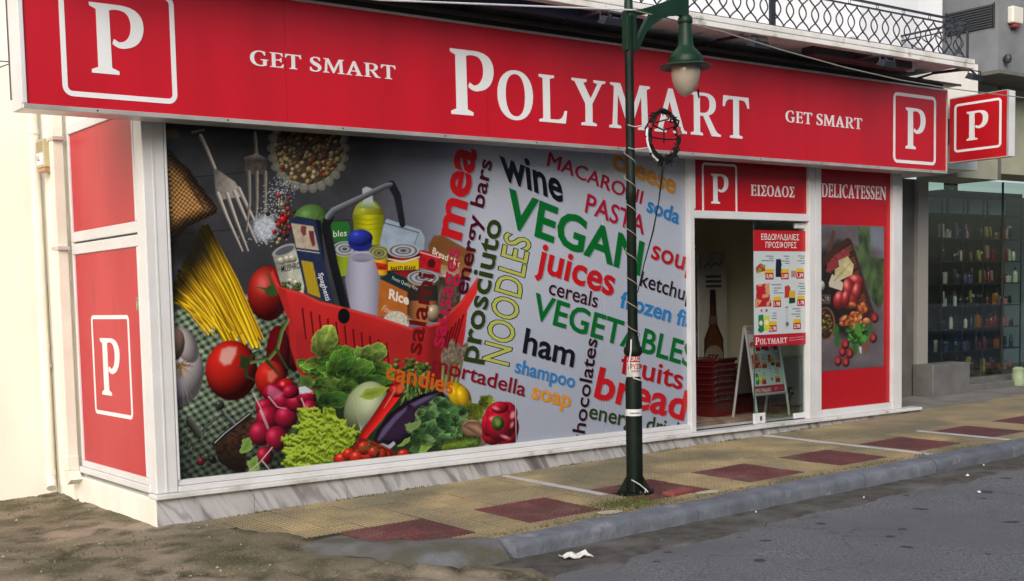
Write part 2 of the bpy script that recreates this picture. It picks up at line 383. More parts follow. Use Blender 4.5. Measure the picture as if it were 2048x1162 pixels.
# pebbles and debris nobody could count
peb = MB(); rr = random.Random(5)
for i in range(1000):
    if i < 900:
        x = rr.uniform(-3.2, .9); y = rr.uniform(-3.3, 2.0); z = float(yard_h(np.array(x), np.array(y)))
        if x > .2-.42*y*0 and y > -.2: continue
    else:
        x = rr.uniform(1.3, 9); y = rr.uniform(-2.95, -2.42); z = float(gutter_h(np.array(x), np.array(y)))
    s = rr.choice((.004, .006, .006, .008, .010, .017) if i < 850 else (.004, .006))*rr.uniform(.6, 1.2)
    a = rr.uniform(0, 6.28); V = [(x+s*math.cos(a+k*2.09)*rr.uniform(.7, 1.3), y+s*math.sin(a+k*2.09)*rr.uniform(.7, 1.3), z-.002) for k in range(3)]+[(x, y, z+s*.7)]
    peb.add(V, [(0, 1, 3), (1, 2, 3), (2, 0, 3)])
m_peb = mat('pebbles', (0.20, 0.17, 0.115), .9, col2=(.36, .33, .27), nscale=14, lo=.45, hi=.6)
tag(struct(peb.build('gravel_debris', m_peb), 'stuff'), 'pale grit and pebbles strewn over the yard and gutter', 'grit')
# ================================================================== lettering
from mathutils.geometry import tessellate_polygon
GL = {
'P': (84, "M0 100 L0 95 L10 91 L10 9 L0 5 L0 0 L42 0 L42 5 L31 9 L30 91 C36 93 40 93 43 93 C57 93 63 85 63 71 C63 55 53 46 43 47 L36 51 L33 44 C40 38 48 37 55 39 C75 42 83 57 83 72 C83 91 69 100 45 100 Z"),
'O': (88, "M44 102 C70 102 86 82 86 51 C86 19 69 -2 43 -2 C17 -2 1 19 1 49 C1 81 18 102 44 102 Z M44 94 C28 94 20 77 20 51 C20 23 29 6 44 6 C59 6 67 23 67 49 C67 77 59 94 44 94 Z"),
'L': (71, "M0 100 L0 95 L10 92 L10 8 L0 5 L0 0 L66 0 L70 27 L64 27 C60 12 55 7 42 7 L27 7 L27 92 L38 95 L38 100 Z"),
'Y': (86, "M-1 100 L-1 95 L7 93 L34 47 L34 8 L23 5 L23 0 L63 0 L63 5 L52 8 L52 48 L78 93 L87 95 L87 100 L56 100 L56 95 L66 92 L48 59 L29 92 L38 95 L38 100 Z"),
'M': (114, "M2 100 L2 95 L12 92 L7 8 L-2 5 L-2 0 L30 0 L30 5 L19 8 L22 76 L51 0 L57 0 L87 77 L88 8 L77 5 L77 0 L114 0 L114 5 L105 8 L102 92 L111 95 L111 100 L83 100 L56 30 L29 100 Z"),
'A': (90, "M-3 0 L-3 5 L6 8 L38 101 L50 101 L82 8 L91 5 L91 0 L51 0 L51 5 L61 8 L55 27 L26 27 L20 8 L31 5 L31 0 Z M29 34 L41 73 L53 34 Z"),
'R': (88, "M0 100 L0 95 L10 92 L10 8 L0 5 L0 0 L37 0 L37 5 L28 8 L28 46 L38 46 L64 0 L92 0 L92 5 C84 6 80 9 76 14 L54 48 C70 52 77 62 77 74 C77 92 64 100 42 100 Z M28 93 L40 93 C53 93 58 86 58 74 C58 60 51 53 38 53 L28 53 Z"),
'T': (82, "M0 100 L-2 74 L4 74 C7 87 12 92 22 92 L31 92 L31 8 L20 5 L20 0 L60 0 L60 5 L49 8 L49 92 L58 92 C68 92 73 87 76 74 L82 74 L80 100 Z"),
'G': (92, "M78 96 L78 72 L72 72 C68 88 60 94 50 94 C33 94 22 78 22 52 C22 24 32 6 52 6 C58 6 62 7 66 10 L66 38 L55 41 L55 46 L92 46 L92 41 L84 38 L84 7 C74 1 62 -2 50 -2 C20 -2 2 18 2 49 C2 81 22 102 52 102 C62 102 71 100 78 96 Z"),
'E': (70, "M0 100 L0 95 L10 92 L10 8 L0 5 L0 0 L66 0 L70 25 L64 25 C60 12 55 7 43 7 L28 7 L28 48 L42 48 C50 48 52 44 54 37 L59 37 L59 67 L54 67 C52 59 50 55 42 55 L28 55 L28 93 L42 93 C54 93 57 88 60 77 L66 77 L64 100 Z"),
'S': (64, "M56 97 L56 75 L50 75 C47 88 40 94 31 94 C23 94 18 89 18 82 C18 72 28 68 40 61 C54 53 62 44 62 30 C62 11 48 -2 28 -2 C18 -2 9 0 2 4 L2 29 L8 29 C11 13 19 6 29 6 C38 6 45 12 45 21 C45 30 37 35 26 41 C11 49 3 58 3 72 C3 90 15 102 33 102 C42 102 50 100 56 97 Z"),
'D': (90, "M0 100 L0 95 L10 92 L10 8 L0 5 L0 0 L42 0 C72 0 88 20 88 51 C88 83 71 100 40 100 Z M28 93 L38 93 C58 93 67 79 67 51 C67 22 57 7 38 7 L28 7 Z"),
'I': (41, "M0 100 L0 95 L11 92 L11 8 L0 5 L0 0 L41 0 L41 5 L30 8 L30 92 L41 95 L41 100 Z"),
'C': (82, "M76 96 L76 72 L70 72 C66 88 60 94 50 94 C33 94 22 78 22 52 C22 24 34 7 53 7 C62 7 70 12 76 22 L81 19 C74 6 64 -2 48 -2 C20 -2 2 18 2 49 C2 81 22 102 52 102 C62 102 70 100 76 96 Z"),
'N': (94, "M-1 100 L-1 95 L8 91 L8 8 L-2 5 L-2 0 L29 0 L29 5 L17 8 L17 78 L75 -2 L84 -2 L84 92 L94 95 L94 100 L63 100 L63 95 L75 92 L75 32 L25 100 Z"),
'Σ': (70, "M2 100 L2 95 L33 52 L0 6 L0 0 L66 0 L70 26 L64 26 C60 14 56 10 44 10 L24 10 L53 51 L24 91 L42 91 C54 91 57 87 60 76 L66 76 L64 100 Z"),
'Δ': (87, "M-1 0 L36 101 L49 101 L86 0 Z M14 8 L37 72 L60 8 Z"),
}
GL['Ε'] = GL['E']; GL['Ι'] = GL['I']; GL['Ο'] = GL['O']
def parse(d):
    loops = []; cur = []; tk = d.replace('M', ' M ').replace('L', ' L ').replace('C', ' C ').replace('Z', ' Z ').split(); i = 0
    while i < len(tk):
        c = tk[i]
        if c == 'Z': loops.append(cur); cur = []; i += 1
        elif c in 'ML': cur.append((float(tk[i+1]), float(tk[i+2]))); i += 3
        else:
            p0 = cur[-1]; p = [(float(tk[i+1+2*k]), float(tk[i+2+2*k])) for k in range(3)]; i += 7
            for k in range(1, 8):
                t = k/7; a = (1-t)**3; b = 3*(1-t)**2*t; e = 3*(1-t)*t*t; g = t**3
                cur.append((a*p0[0]+b*p[0][0]+e*p[1][0]+g*p[2][0], a*p0[1]+b*p[0][1]+e*p[1][1]+g*p[2][1]))
    return loops
def loops_mesh(loops, fn, th):                      # tessellated outline with holes; fn(a,b,t)
    pts = [p for l in loops for p in l]
    tri = tessellate_polygon([[Vector((a, b, 0)) for a, b in l] for l in loops])
    n = len(pts); V = [fn(a, b, th) for a, b in pts]; F = [tuple(t) for t in tri]
    if th > 0:
        V += [fn(a, b, 0) for a, b in pts]; o = 0
        for l in loops:
            k = len(l); F += [(o+i, o+(i+1) % k, n+o+(i+1) % k, n+o+i) for i in range(k)]; o += k
    return MB().add(V, F)
def serif_word(s, gap=9, space=34):
    out = []; x = 0
    for ch in s:
        if ch == ' ': x += space; continue
        w, d = GL[ch]; out.append([[(a+x, b) for a, b in l] for l in parse(d)]); x += w+gap
    return out, x-gap
def put_serif(parent, m, s, fn, a0, a1, b0, b1, th=.004, gap=9, name='letter'):
    ls, w = serif_word(s, gap)
    for l in ls:
        loops_mesh([[(a0+(a1-a0)*p/w, b0+(b1-b0)*q/100) for p, q in lp] for lp in l], fn, th).build(name, m, parent, fix=True)
def rrect(a0, a1, b0, b1, r, n=6):
    P = []
    sa = 1 if a1 > a0 else -1
    ra = r*sa
    for cx, cy, s in ((a1-ra, b1-r, 0), (a0+ra, b1-r, 1), (a0+ra, b0+r, 2), (a1-ra, b0+r, 3)):
        for k in range(n+1):
            an = math.pi/2*(s+k/n); P.append((cx+ra*math.cos(an), cy+r*math.sin(an)))
    return P
def put_frame(parent, m, fn, a0, a1, b0, b1, w, r, th=.003, name='logo_frame'):
    sa = 1 if a1 > a0 else -1
    outer = rrect(a0, a1, b0, b1, r); inner = rrect(a0+w*sa, a1-w*sa, b0+w, b1-w, max(r-w, .004))
    return loops_mesh([outer, list(reversed(inner))], fn, th).build(name, m, parent, fix=True)
def font_mesh(s, off=0.0, shear=0.0, extra=0.0):
    cu = bpy.data.curves.new('t', 'FONT'); cu.body = s; cu.size = 1; cu.offset = off; cu.shear = shear; cu.resolution_u = 3
    if extra: cu.space_character = extra
    ob = bpy.data.objects.new('t', cu); COL.objects.link(ob); bpy.context.view_layer.update()
    dg = bpy.context.evaluated_depsgraph_get(); me = ob.evaluated_get(dg).to_mesh()
    V = np.array([v.co[:2] for v in me.vertices]) if len(me.vertices) else np.zeros((0, 2)); F = [tuple(p.vertices) for p in me.polygons]
    ob.evaluated_get(dg).to_mesh_clear(); bpy.data.objects.remove(ob); bpy.data.curves.remove(cu)
    return V, F
_ref = {}
def ref_h(c, off):
    k = (c, off)
    if k not in _ref:
        V, _ = font_mesh(c, off); _ref[k] = V[:, 1].max()
    return _ref[k]

# ------------------------------------------------------------------ materials of the shop
m_red = mat('sign_red', tuple(srgb((190, 16, 36))), 0.36, col2=tuple(srgb((178, 16, 34))), nscale=1.2, lo=.38, hi=.62, bump=.10, bscale=1.6, stretch=((2.2, 2.2, .35), (0, 0, 0)), col3=tuple(srgb((176, 26, 44))), n3=3.5, lo3=.58, hi3=.8)
m_redp = mat('panel_red', tuple(srgb((182, 14, 28))), 0.3, col2=tuple(srgb((170, 14, 28))), nscale=1.5, lo=.4, hi=.6)
m_side = mat('side_red', tuple(srgb((176, 18, 34))), 0.34, spec=.3, col2=tuple(srgb((190, 40, 54))), nscale=1.1, lo=.42, hi=.75, col3=tuple(srgb((150, 20, 36))), n3=3, lo3=.62, hi3=.8, stretch=((1.5, 1.5, .5), (0, 0, 0)))  # red broken by paler and darker patches
m_white = mat('sign_white', (0.74, 0.77, 0.80), 0.4)
m_alu = mat('white_aluminium', (0.66, 0.675, 0.70), 0.35, col2=(0.61, 0.62, 0.63), nscale=3, lo=.4, hi=.65, col3=(.58, .57, .54), n3=1.4, lo3=.62, hi3=.75)
m_alug = mat('bare_aluminium', (0.70, 0.68, 0.64), 0.35, metal=.6, col2=(.55, .53, .50), nscale=4)
m_plaster = mat('white_plaster', (0.80, 0.785, 0.73), 0.9, col2=(0.72, 0.70, 0.64), nscale=2.5, lo=.4, hi=.62, bump=.35, bscale=30, col3=(.52, .49, .43), n3=1.3, lo3=.64, hi3=.78)
m_cream = mat('cream_wall', (0.83, 0.80, 0.725), 0.9, col2=(0.79, 0.755, 0.67), nscale=1.2, lo=.4, hi=.65, bump=.22, bscale=60)
m_upper = mat('upper_wall', (0.80, 0.82, 0.86), 0.85, col2=(.74, .76, .80), nscale=1.5, bump=.1, bscale=25)
m_slab = mat('balcony_concrete', (0.70, 0.70, 0.69), 0.9, col2=(.52, .51, .47), nscale=3.5, lo=.45, hi=.7, bump=.5, bscale=18, col3=(.24, .24, .20), n3=5, lo3=.62, hi3=.72)
m_black = mat('black_iron', (0.018, 0.022, 0.032), 0.45)
m_dark = mat('dark_metal', (0.035, 0.032, 0.03), 0.5)
m_brown = mat('brown_sheet', (0.20, 0.17, 0.15), 0.45, col2=(.15, .125, .11), nscale=2)
def marble():
    m = bpy.data.materials.new('grey_marble'); m.use_nodes = True; t = m.node_tree; N = t.nodes; L = t.links; b = N['Principled BSDF']
    g = N.new('ShaderNodeNewGeometry'); mp = N.new('ShaderNodeCombineXYZ'); a = math.radians(58)
    for k, d in enumerate(((math.cos(a)*.45, .3, -math.sin(a)*.45), (math.sin(a)*2.6, .3, math.cos(a)*2.6))):
        vm = N.new('ShaderNodeVectorMath'); vm.operation = 'DOT_PRODUCT'; L.new(g.outputs[0], vm.inputs[0]); vm.inputs[1].default_value = d; L.new(vm.outputs['Value'], mp.inputs[k])
    n1 = N.new('ShaderNodeTexNoise'); n1.inputs['Scale'].default_value = 2.0; n1.inputs['Detail'].default_value = 9; n1.inputs['Distortion'].default_value = .6; L.new(mp.outputs[0], n1.inputs[0])
    cr = N.new('ShaderNodeValToRGB'); L.new(n1.outputs[0], cr.inputs[0])
    e = cr.color_ramp.elements; e[0].position = .28; e[0].color = (.13, .115, .12, 1); e[1].position = .74; e[1].color = (.50, .50, .51, 1)
    for p, c in ((.40, (.24, .225, .235, 1)), (.46, (.42, .42, .44, 1)), (.54, (.50, .50, .52, 1)), (.58, (.30, .30, .335, 1)), (.63, (.50, .50, .51, 1))):
        q = cr.color_ramp.elements.new(p); q.color = c
    L.new(cr.outputs[0], b.inputs['Base Color']); b.inputs['Roughness'].default_value = .45
    return m
m_marble = marble()
m_marw = mat('white_marble', (0.68, 0.69, 0.70), 0.45, col2=(.50, .49, .48), nscale=3, lo=.5, hi=.72, col3=(.36, .33, .28), n3=6, lo3=.63, hi3=.75, bump=.1)

# ================================================================== SHOP BUILDING
shop = thing('shop_building', 'white-framed corner supermarket with red panels and marble plinth', 'shop', (4.5, 1.0, -0.25))
FY = lambda y: (lambda a, b, t: (a, y-t, b))         # plane facing the street
def part(name, m, parent, *boxes, b=0.0, smooth=False):
    mb = MB()
    for q in boxes: mb.box(*q, b=b)
    return mb.build(name, m, parent)
# plinth slabs, sill slabs
xs = [-0.19, 0.62, 1.47, 2.38, 3.22, 4.08, 5.02, 5.93, 6.85, 7.70, 8.60, 9.45]
for i in range(11):
    part('plinth_slab', m_marble, shop, (xs[i]+.0015, xs[i+1]-.0015, -.075, .05, -.45, -.036), b=.003)
ys_ = [-0.205, 1.3, 2.7, 4.2, 5.65, 7.6, 9.48]
for i in range(6):
    part('sill_slab', m_marw, shop, (ys_[i]+.001, ys_[i+1]-.001, -.118, .30 if i == 4 else .05, -.034, .0), b=.005)
part('side_plinth', m_plaster, shop, (-.196, .04, -.072, 1.74, -.6, -.0345), b=.012)
# side wall: post, panels, rails
part('corner_post', m_alu, shop, (-.175, -.002, -.055, .115, .002, 2.86), b=.008)
part('corner_groove', m_alu, shop, (-.10, -.088, -.060, -.0552, .01, 2.85))
for z0, z1, nm in ((.055, .11, 'side_rail'), (1.885, 1.975, 'side_rail'), (1.99, 2.075, 'side_rail'), (2.90, 2.98, 'side_rail')):
    part(nm, m_alu, shop, (-.178, -.03, .117, 1.655, z0, z1), b=.006)
for y0, y1 in ((.117, .15), (1.622, 1.655)):
    part('side_stile', m_alu, shop, (-.176, -.03, y0, y1, .112, 1.883), b=.005); part('side_stile', m_alu, shop, (-.176, -.03, y0, y1, 2.077, 2.898), b=.005)
part('side_sill', m_alu, shop, (-.19, -.03, .06, 1.70, .0, .053), b=.006)
sp_low = part('side_panel', m_side, shop, (-.160, -.05, .151, 1.621, .111, 1.884))
sp_low['label'] = 'patchy red side panel with framed white letter'
sp_up = part('side_panel', m_side, shop, (-.160, -.05, .151, 1.621, 2.076, 2.899))
FX = lambda x, s=-1: (lambda a, b, t: (x+s*t, a, b))
put_frame(sp_low, m_white, FX(-.160), 1.29, .41, .54, 1.365, .032, .05, name='logo_frame')
yl, yr = U(201, 690, x=-.16)[1], U(239, 690, x=-.16)[1]
put_serif(sp_low, m_white, 'P', FX(-.160), yl, yr, U(206, 789, x=-.16)[2], U(203, 676, x=-.16)[2])
MB().box(-.166, -.161, .17, .225, 1.40, 1.50).build('peeled_sticker', mat('sticker_scrap', (.45, .38, .26), .7, col2=(.15, .12, .08), nscale=30), sp_low)
part('pilaster', m_cream, shop, (-.19, .2, 1.86, 2.34, -.6, 4.6))
part('wall', m_plaster, shop, (-.15, .0, 1.66, 1.86, -.6, 4.6))
# window frame
def vbar(x0, x1, z0, z1, y0=-.05, y1=.04, nm='frame_bar', b=.006): return part(nm, m_alu, shop, (x0, x1, y0, y1, z0, z1), b=b)
vbar(0.0, .022, .092, 2.84); vbar(5.575, 5.645, .001, 2.86, -.055); vbar(.0, 5.573, .001, .045, -.062); vbar(.001, 5.573, .047, .09, -.04)
vbar(.001, 5.573, 2.842, 2.90)
vbar(5.648, 5.668, 2.30, 2.86); vbar(5.648, 7.44, 2.205, 2.285, -.06); vbar(7.445, 7.545, .001, 2.86, -.058); vbar(7.56, 7.665, .001, 2.86, -.05)
vbar(7.668, 8.975, .001, .085, -.045); vbar(8.978, 9.065, .001, 2.86, -.055); vbar(9.08, 9.17, .001, 2.86, -.045); vbar(7.668, 8.975, 2.80, 2.86)
part('beam', m_plaster, shop, (-.15, 10.73, -.04, .25, 2.905, 4.22))
part('upper_wall', m_upper, shop, (-.15, 10.02, .0, .25, 4.222, 7.5))
part('upper_side_wall', m_cream, shop, (-.152, -.001, .252, 1.655, 2.985, 7.5))
for i in range(2):
    part('gasket', m_dark, shop, (7.546, 7.559, -.03, .02, .002, 2.86) if i == 0 else (9.0655, 9.0795, -.03, .02, .002, 2.86))
# transom panel
tp = part('transom_panel', m_redp, shop, (5.669, 7.443, -.02, .02, 2.287, 2.86))
a0, a1 = U(1404, 380, y=-.02)[0], U(1474, 380, y=-.02)[0]
put_frame(tp, m_white, FY(-.02), a0, a1, U(1440, 429, y=-.02)[2], U(1440, 327, y=-.02)[2], .024, .045)
put_serif(tp, m_white, 'P', FY(-.02), U(1422, 380, y=-.02)[0], U(1457, 380, y=-.02)[0], U(1423, 407, y=-.02)[2], U(1423, 347, y=-.02)[2], .003)
put_serif(tp, m_white, 'ΕΙΣΟΔΟΣ', FY(-.02), U(1501.5, 385, y=-.02)[0], U(1589, 385, y=-.02)[0], U(1545, 393, y=-.02)[2], U(1545, 371.5, y=-.02)[2], .003, gap=7)
# delicatessen panel
dp = part('delicatessen_panel', m_redp, shop, (7.666, 8.977, -.01, .02, .086, 2.80))
put_serif(dp, m_white, 'DELICATESSEN', FY(-.01), U(1643, 385, y=-.01)[0], U(1772, 388, y=-.01)[0], U(1705, 396.5, y=-.01)[2], U(1705, 370, y=-.01)[2], .003, gap=8)

# ------------------------------------------------------------------ door and inside of the shop
m_in = mat('inside_wall', (0.62, 0.62, 0.48), 0.85, col2=(.58, .58, .45), nscale=2)
m_infl = mat('inside_floor', (0.50, 0.38, 0.28), 0.5, col2=(.17, .11, .08), nscale=6)
part('inside_wall', m_in, shop, (5.30, 9.0, 1.95, 2.05, 0, 2.9)); part('inside_wall', m_in, shop, (5.30, 5.40, .06, 1.949, 0, 2.9)); part('inside_wall', m_in, shop, (8.93, 9.0, .06, 1.949, 0, 2.9))
part('inside_floor', m_infl, shop, (5.30, 9.0, .302, 2.05, -.06, -.002)); part('inside_ceiling', m_in, shop, (5.30, 9.0, .251, 2.05, 2.903, 2.95))
m_glass = glass_mat('door_glass', (.82, .90, .87))
gd = part('door_leaf', m_glass, shop, (6.62, 7.44, .012, .024, .03, 2.19)); gd['label'] = 'frameless glass door leaf with white clamps'
for q in ((6.60, 6.78, .004, .032, .005, .12), (7.26, 7.443, .0, .034, .015, .075), (7.28, 7.443, .0, .034, 2.13, 2.19)):
    part('door_clamp', m_alu, gd, q, b=.006)
part('lock', m_dark, gd, (6.685, 6.715, -.004, .0035, .04, .085), b=.003)
part('glass_edge', mat('glass_edge', (.05, .10, .08), .2), gd, (6.612, 6.6195, .011, .025, .125, 2.19))
gl2 = part('side_glass', m_glass, shop, (5.646, 5.652, .05, .8, .03, 2.19))
part('hinge', m_alug, gl2, (5.655, 5.70, .03, .07, 2.12, 2.19), b=.004); part('hinge', m_alug, gl2, (5.655, 5.70, .03, .07, .012, .09), b=.004)
part('door_track', m_dark, shop, (5.72, 7.44, .045, .06, .0, .012))

# ================================================================== FASCIA SIGN
FS = -0.40
fx0, fx1, fz0, fz1 = -1.125, 9.52, 2.782, 3.757
sign = thing('fascia_sign', 'long red fascia sign with white shop name above the windows', 'sign', (4.2, -.2, 2.75))
face = sign; pj = [fx0+.03, .86, 2.78, 4.95, 6.98, 8.45, fx1-.02]
for k in range(6): part('face_panel', m_red, sign, (pj[k]+(.0012 if k else 0), pj[k+1]-(.0012 if k < 5 else 0), FS, FS+.03, fz0+.03, fz1-.018))
part('joint_backing', m_dark, sign, (fx0+.05, fx1-.05, FS+.0305, FS+.035, fz0+.05, fz1-.05))
for k in range(11): part('trim_screw', m_dark, sign, (fx0+.5+k*.98, fx0+.512+k*.98, FS-.0145, FS-.0125, fz0+.008, fz0+.02))
for q in ((fx0, fx1, FS-.012, FS+.02, fz0-.004, fz0+.0295), (fx0, fx1, FS-.01, FS+.02, fz1-.0175, fz1+.004)):
    part('edge_trim', m_alug, sign, q, b=.004)
part('edge_trim', m_alu, sign, (fx0-.004, fx0+.0295, FS-.014, FS+.02, fz0+.03, fz1-.018), b=.004)
part('edge_trim', m_alug, sign, (fx1-.0195, fx1+.002, FS-.012, FS+.02, fz0+.03, fz1-.018), b=.004)
part('end_cap', m_alu, sign, (fx0, fx0+.02, FS+.021, FS+.24, fz0, fz1), b=.003); part('end_cap', m_alu, sign, (fx1-.02, fx1, FS+.021, FS+.24, fz0, fz1), b=.003)
part('underside', m_alug, sign, (fx0+.021, fx1-.021, FS+.031, FS+.24, fz0, fz0+.012))
part('back_box', m_dark, sign, (fx0+.021, fx1-.021, FS+.06, -.045, fz0+.10, fz1-.05))
f = FY(FS); uz = lambda x, y: U(x, y, y=FS)[2]; ux = lambda x, y: U(x, y, y=FS)[0]
bz0, bz1 = uz(240, 200), uz(1830, 189)
put_frame(face, m_white, f, ux(121, 90), ux(352, 130), bz0, bz1, .036, .07)
put_frame(face, m_white, f, ux(1786.5, 260), ux(1871.5, 260), uz(1828, 328), bz1, .036, .07)
put_serif(face, m_white, 'P', f, ux(181, 80), ux(289, 80), uz(215, 148), uz(215, 8))
put_serif(face, m_white, 'P', f, ux(1811, 260), ux(1851, 260), uz(1823, 298), uz(1823, 216))
put_serif(face, m_white, 'GET SMART', f, ux(499, 115), ux(791, 145), (uz(502, 128)+uz(780, 160))/2, (uz(506, 99)+uz(770, 131))/2, gap=9)
put_serif(face, m_white, 'GET SMART', f, ux(1570.5, 235), ux(1724, 245), uz(1640, 250.5), uz(1640, 228), gap=9)
zb = uz(905, 228); put_serif(face, m_white, 'P', f, ux(901, 160), ux(988, 160), zb, uz(902, 96.5))
put_serif(face, m_white, 'OLYMART', f, ux(994, 190), ux(1498, 235), zb, (uz(1086, 149)+uz(1445, 190))/2, gap=13)

# blade sign
bl = thing('blade_sign', 'square red projecting sign with framed white letter beyond the fascia', 'sign', (10.05, -.5, 2.95))
by0, by1, bz_0, bz_1 = -.125, -.875, 2.965, 3.72
bf = part('face', m_redp, bl, (9.995, 10.02, by1, by0, bz_0, bz_1))
part('casing', m_alu, bl, (10.021, 10.15, by1-.012, by0, bz_0-.006, bz_1+.006), b=.006)
for q in ((9.99, 10.02, by1-.01, by1-.0005, bz_0, bz_1), (9.99, 10.02, by1-.01, by0, bz_1+.0005, bz_1+.012), (9.99, 10.02, by1-.01, by0, bz_0-.012, bz_0-.0005)):
    part('edge_trim', m_alug, bl, q)
part('wall_bracket', m_dark, bl, (10.05, 10.12, by0+.0005, -.03, 3.2, 3.5))
put_frame(bf, m_white, FX(9.995), U(1908.5, 255, x=9.995)[1], U(2003, 250, x=9.995)[1], U(1955, 300, x=9.995)[2], U(1955, 202, x=9.995)[2], .028, .05)
put_serif(bf, m_white, 'P', FX(9.995), U(1933.5, 255, x=9.995)[1], U(1977, 250, x=9.995)[1], U(1955, 279, x=9.995)[2], U(1955, 221, x=9.995)[2])

# ================================================================== canopy sheet, awning, spotlights, balcony
cs = thing('canopy', 'thin brown metal canopy sheet running along the top of the fascia', 'canopy', (4.2, -.3, 3.78))
part('sheet', m_brown, cs, (fx0-.1, 9.72, -.45, -.045, 3.815, 3.828)); part('drip_edge', m_dark, cs, (fx0-.1, 9.72, -.457, -.4505, 3.805, 3.83))
part('support_rail', m_dark, cs, (fx0, 9.5, -.36, -.30, 3.762, 3.8145))
m_awn = mat('awning_cassette', (0.045, 0.045, 0.05), .45)
aw = thing('awning', 'retracted dark awning cassette with navy cloth under the balcony', 'awning', (4, -.5, 3.85))
part('cassette', m_awn, aw, (6.7, 8.35, -.74, -.56, 3.835, 3.93), b=.012)
smb = MB(); smb.tube([(-1.0, -.68, 3.895), (4.3, -.68, 3.895)], .06, 14); smooth_faces(smb.build('rolled_cloth', mat('navy_cloth', (.028, .045, .11), .8, col2=(.02, .03, .075), nscale=3), aw), 50)
part('end_bracket', m_alu, aw, (8.352, 8.44, -.74, -.56, 3.85, 3.92), b=.01); part('end_bracket', m_alu, aw, (8.40, 8.47, -.69, -.62, 3.83, 3.9), b=.01)
def spot(x, lab):
    t = thing('sign_spotlight', lab, 'spotlight', (x, -.4, 3.83), 'spotlights on arms over the fascia')
    MB().box(x-.06, x+.06, -.45, -.35, 3.8282, 3.838).build('base_plate', m_black, t)
    a = MB(); a.tube([(x, -.40, 3.838), (x, -.62, 3.86), (x, -.98, 3.84), (x+.01, -1.08, 3.825), (x+.01, -1.13, 3.77)], .0125, 8); sm(a.build('arm', m_black, t))
    a = MB(); a.tube([(x, -.60, 3.872), (x, -.95, 3.858)], .009, 6); sm(a.build('cable', m_black, t))
    h = MB(); c = Vector((x+.01, -1.12, 3.73))
    V = [(-.11, -.035, -.03), (.11, -.035, -.03), (.11, .05, .0), (-.11, .05, .0), (-.085, -.05, .028), (.085, -.05, .028), (.085, .02, .055), (-.085, .02, .055)]
    h.add([(c.x+a_, c.y+b_, c.z+d_) for a_, b_, d_ in V], [(3, 2, 1, 0), (4, 5, 6, 7), (0, 1, 5, 4), (1, 2, 6, 5), (2, 3, 7, 6), (3, 0, 4, 7)]); hd = h.build('lamp_head', m_black, t)
    g = MB(); g.add([(c.x+a_, c.y+b_, c.z+d_) for a_, b_, d_ in ((-.095, -.025, -.031), (.095, -.025, -.031), (.095, .042, -.007), (-.095, .042, -.007))], [(3, 2, 1, 0)]); g.build('lens', mat('lamp_lens', (.35, .38, .42), .1), hd)
    a = MB(); a.tube([(c.x-.12, c.y, c.z), (c.x-.12, c.y, c.z+.08), (c.x+.12, c.y, c.z+.08), (c.x+.12, c.y, c.z)], .007, 6); a.build('yoke', m_black, t)
spot(3.55, 'black sign spotlight on an arm beside the lamp post top'); spot(5.40, 'black sign spotlight on an arm above the fascia beyond the street lantern')
spot(7.35, 'black sign spotlight on an arm above the second slogan of the fascia'); spot(8.92, 'black sign spotlight on an arm by the end of the canopy')

bal = thing('balcony', 'white concrete balcony slab with stained edge above the shop sign', 'balcony', (4.5, -.5, 3.88))
part('slab', m_slab, bal, (-1.2, 9.20, -.96, -.041, 3.93, 3.985), b=.008); part('edge_beam', m_slab, bal, (-1.2, 9.20, -.955, -.86, 3.88, 3.9295), b=.006)
RY, RX0, RX1, Z0, Z1, Z2 = -.90, 2.6, 9.14, 4.0, 4.345, 4.40
rl = thing('balcony_railing', 'black wrought iron railing of wavy lozenge bars on the balcony', 'railing', (6, RY, 3.985))
for z, r in ((Z0, .009), (Z1, .010), (Z2, .014)):
    m_ = MB(); m_.box(RX0, RX1, RY-r, RY+r, z-r*.7, z+r*.7); m_.build('rail', m_black, rl)
    m_ = MB(); m_.box(RX1-r*2, RX1, RY+r+.001, -.01, z-r*.7, z+r*.7); m_.build('rail', m_black, rl)
def wavy(s, dirv):
    b = MB(); P = []
    for k in range(17):
        t = k/16; A = .088 if (t < .25 or t > .75) else .062
        P.append(Vector((0, 0, Z0+(Z1-Z0)*t))+Vector(dirv)*(s*A*math.cos(2*math.pi*t)))
    b.tube(P, .0075, 6); me = bpy.data.meshes.new('wavy_bar'); me.from_pydata(b.v, [], b.f); me.shade_smooth(); me.materials.append(m_black); return me
wm = [wavy(1, (1, 0, 0)), wavy(-1, (1, 0, 0))]; wy = [wavy(1, (0, 1, 0)), wavy(-1, (0, 1, 0))]
def put_child(nm, me, par, loc):
    o = bpy.data.objects.new(nm, me); COL.objects.link(o); o.parent = par; w = wloc(par); o.location = (loc[0]-w.x, loc[1]-w.y, loc[2]-w.z); return o
x = RX0+.1
while x < RX1-.08:
    for k in (0, 1): put_child('wavy_bar', wm[k], rl, (x, RY+(.006 if k else -.006), 0))
    x += .19
y = RY+.11
while y < -.05:
    for k in (0, 1): put_child('wavy_bar', wy[k], rl, (RX1-.01, y, 0))
    y += .19
for x in (5.86, 5.83, 5.89, RX1, RX0):
    MB().box(x-.006, x+.006, RY-.0125, RY+.0125, 3.986, Z2-.002).build('post', m_black, rl)
rb = MB()
for k in range(12):
    pass
ringm = MB(); ringm.tube([(.019*math.cos(a), 0, .019*math.sin(a)) for a in np.linspace(0, 2*math.pi, 15)], .004, 6, cap=False)
me = bpy.data.meshes.new('ring'); me.from_pydata(ringm.v, [], ringm.f); me.materials.append(m_black)
x = RX0+.3
while x < RX1: put_child('ring', me, rl, (x, RY, (Z1+Z2)/2)); x += .46
x = RX0+.2
while x < RX1: MB().box(x-.008, x+.008, RY-.008, RY+.008, 3.95, Z0-.007).build('foot_stub', m_black, rl); x += .76
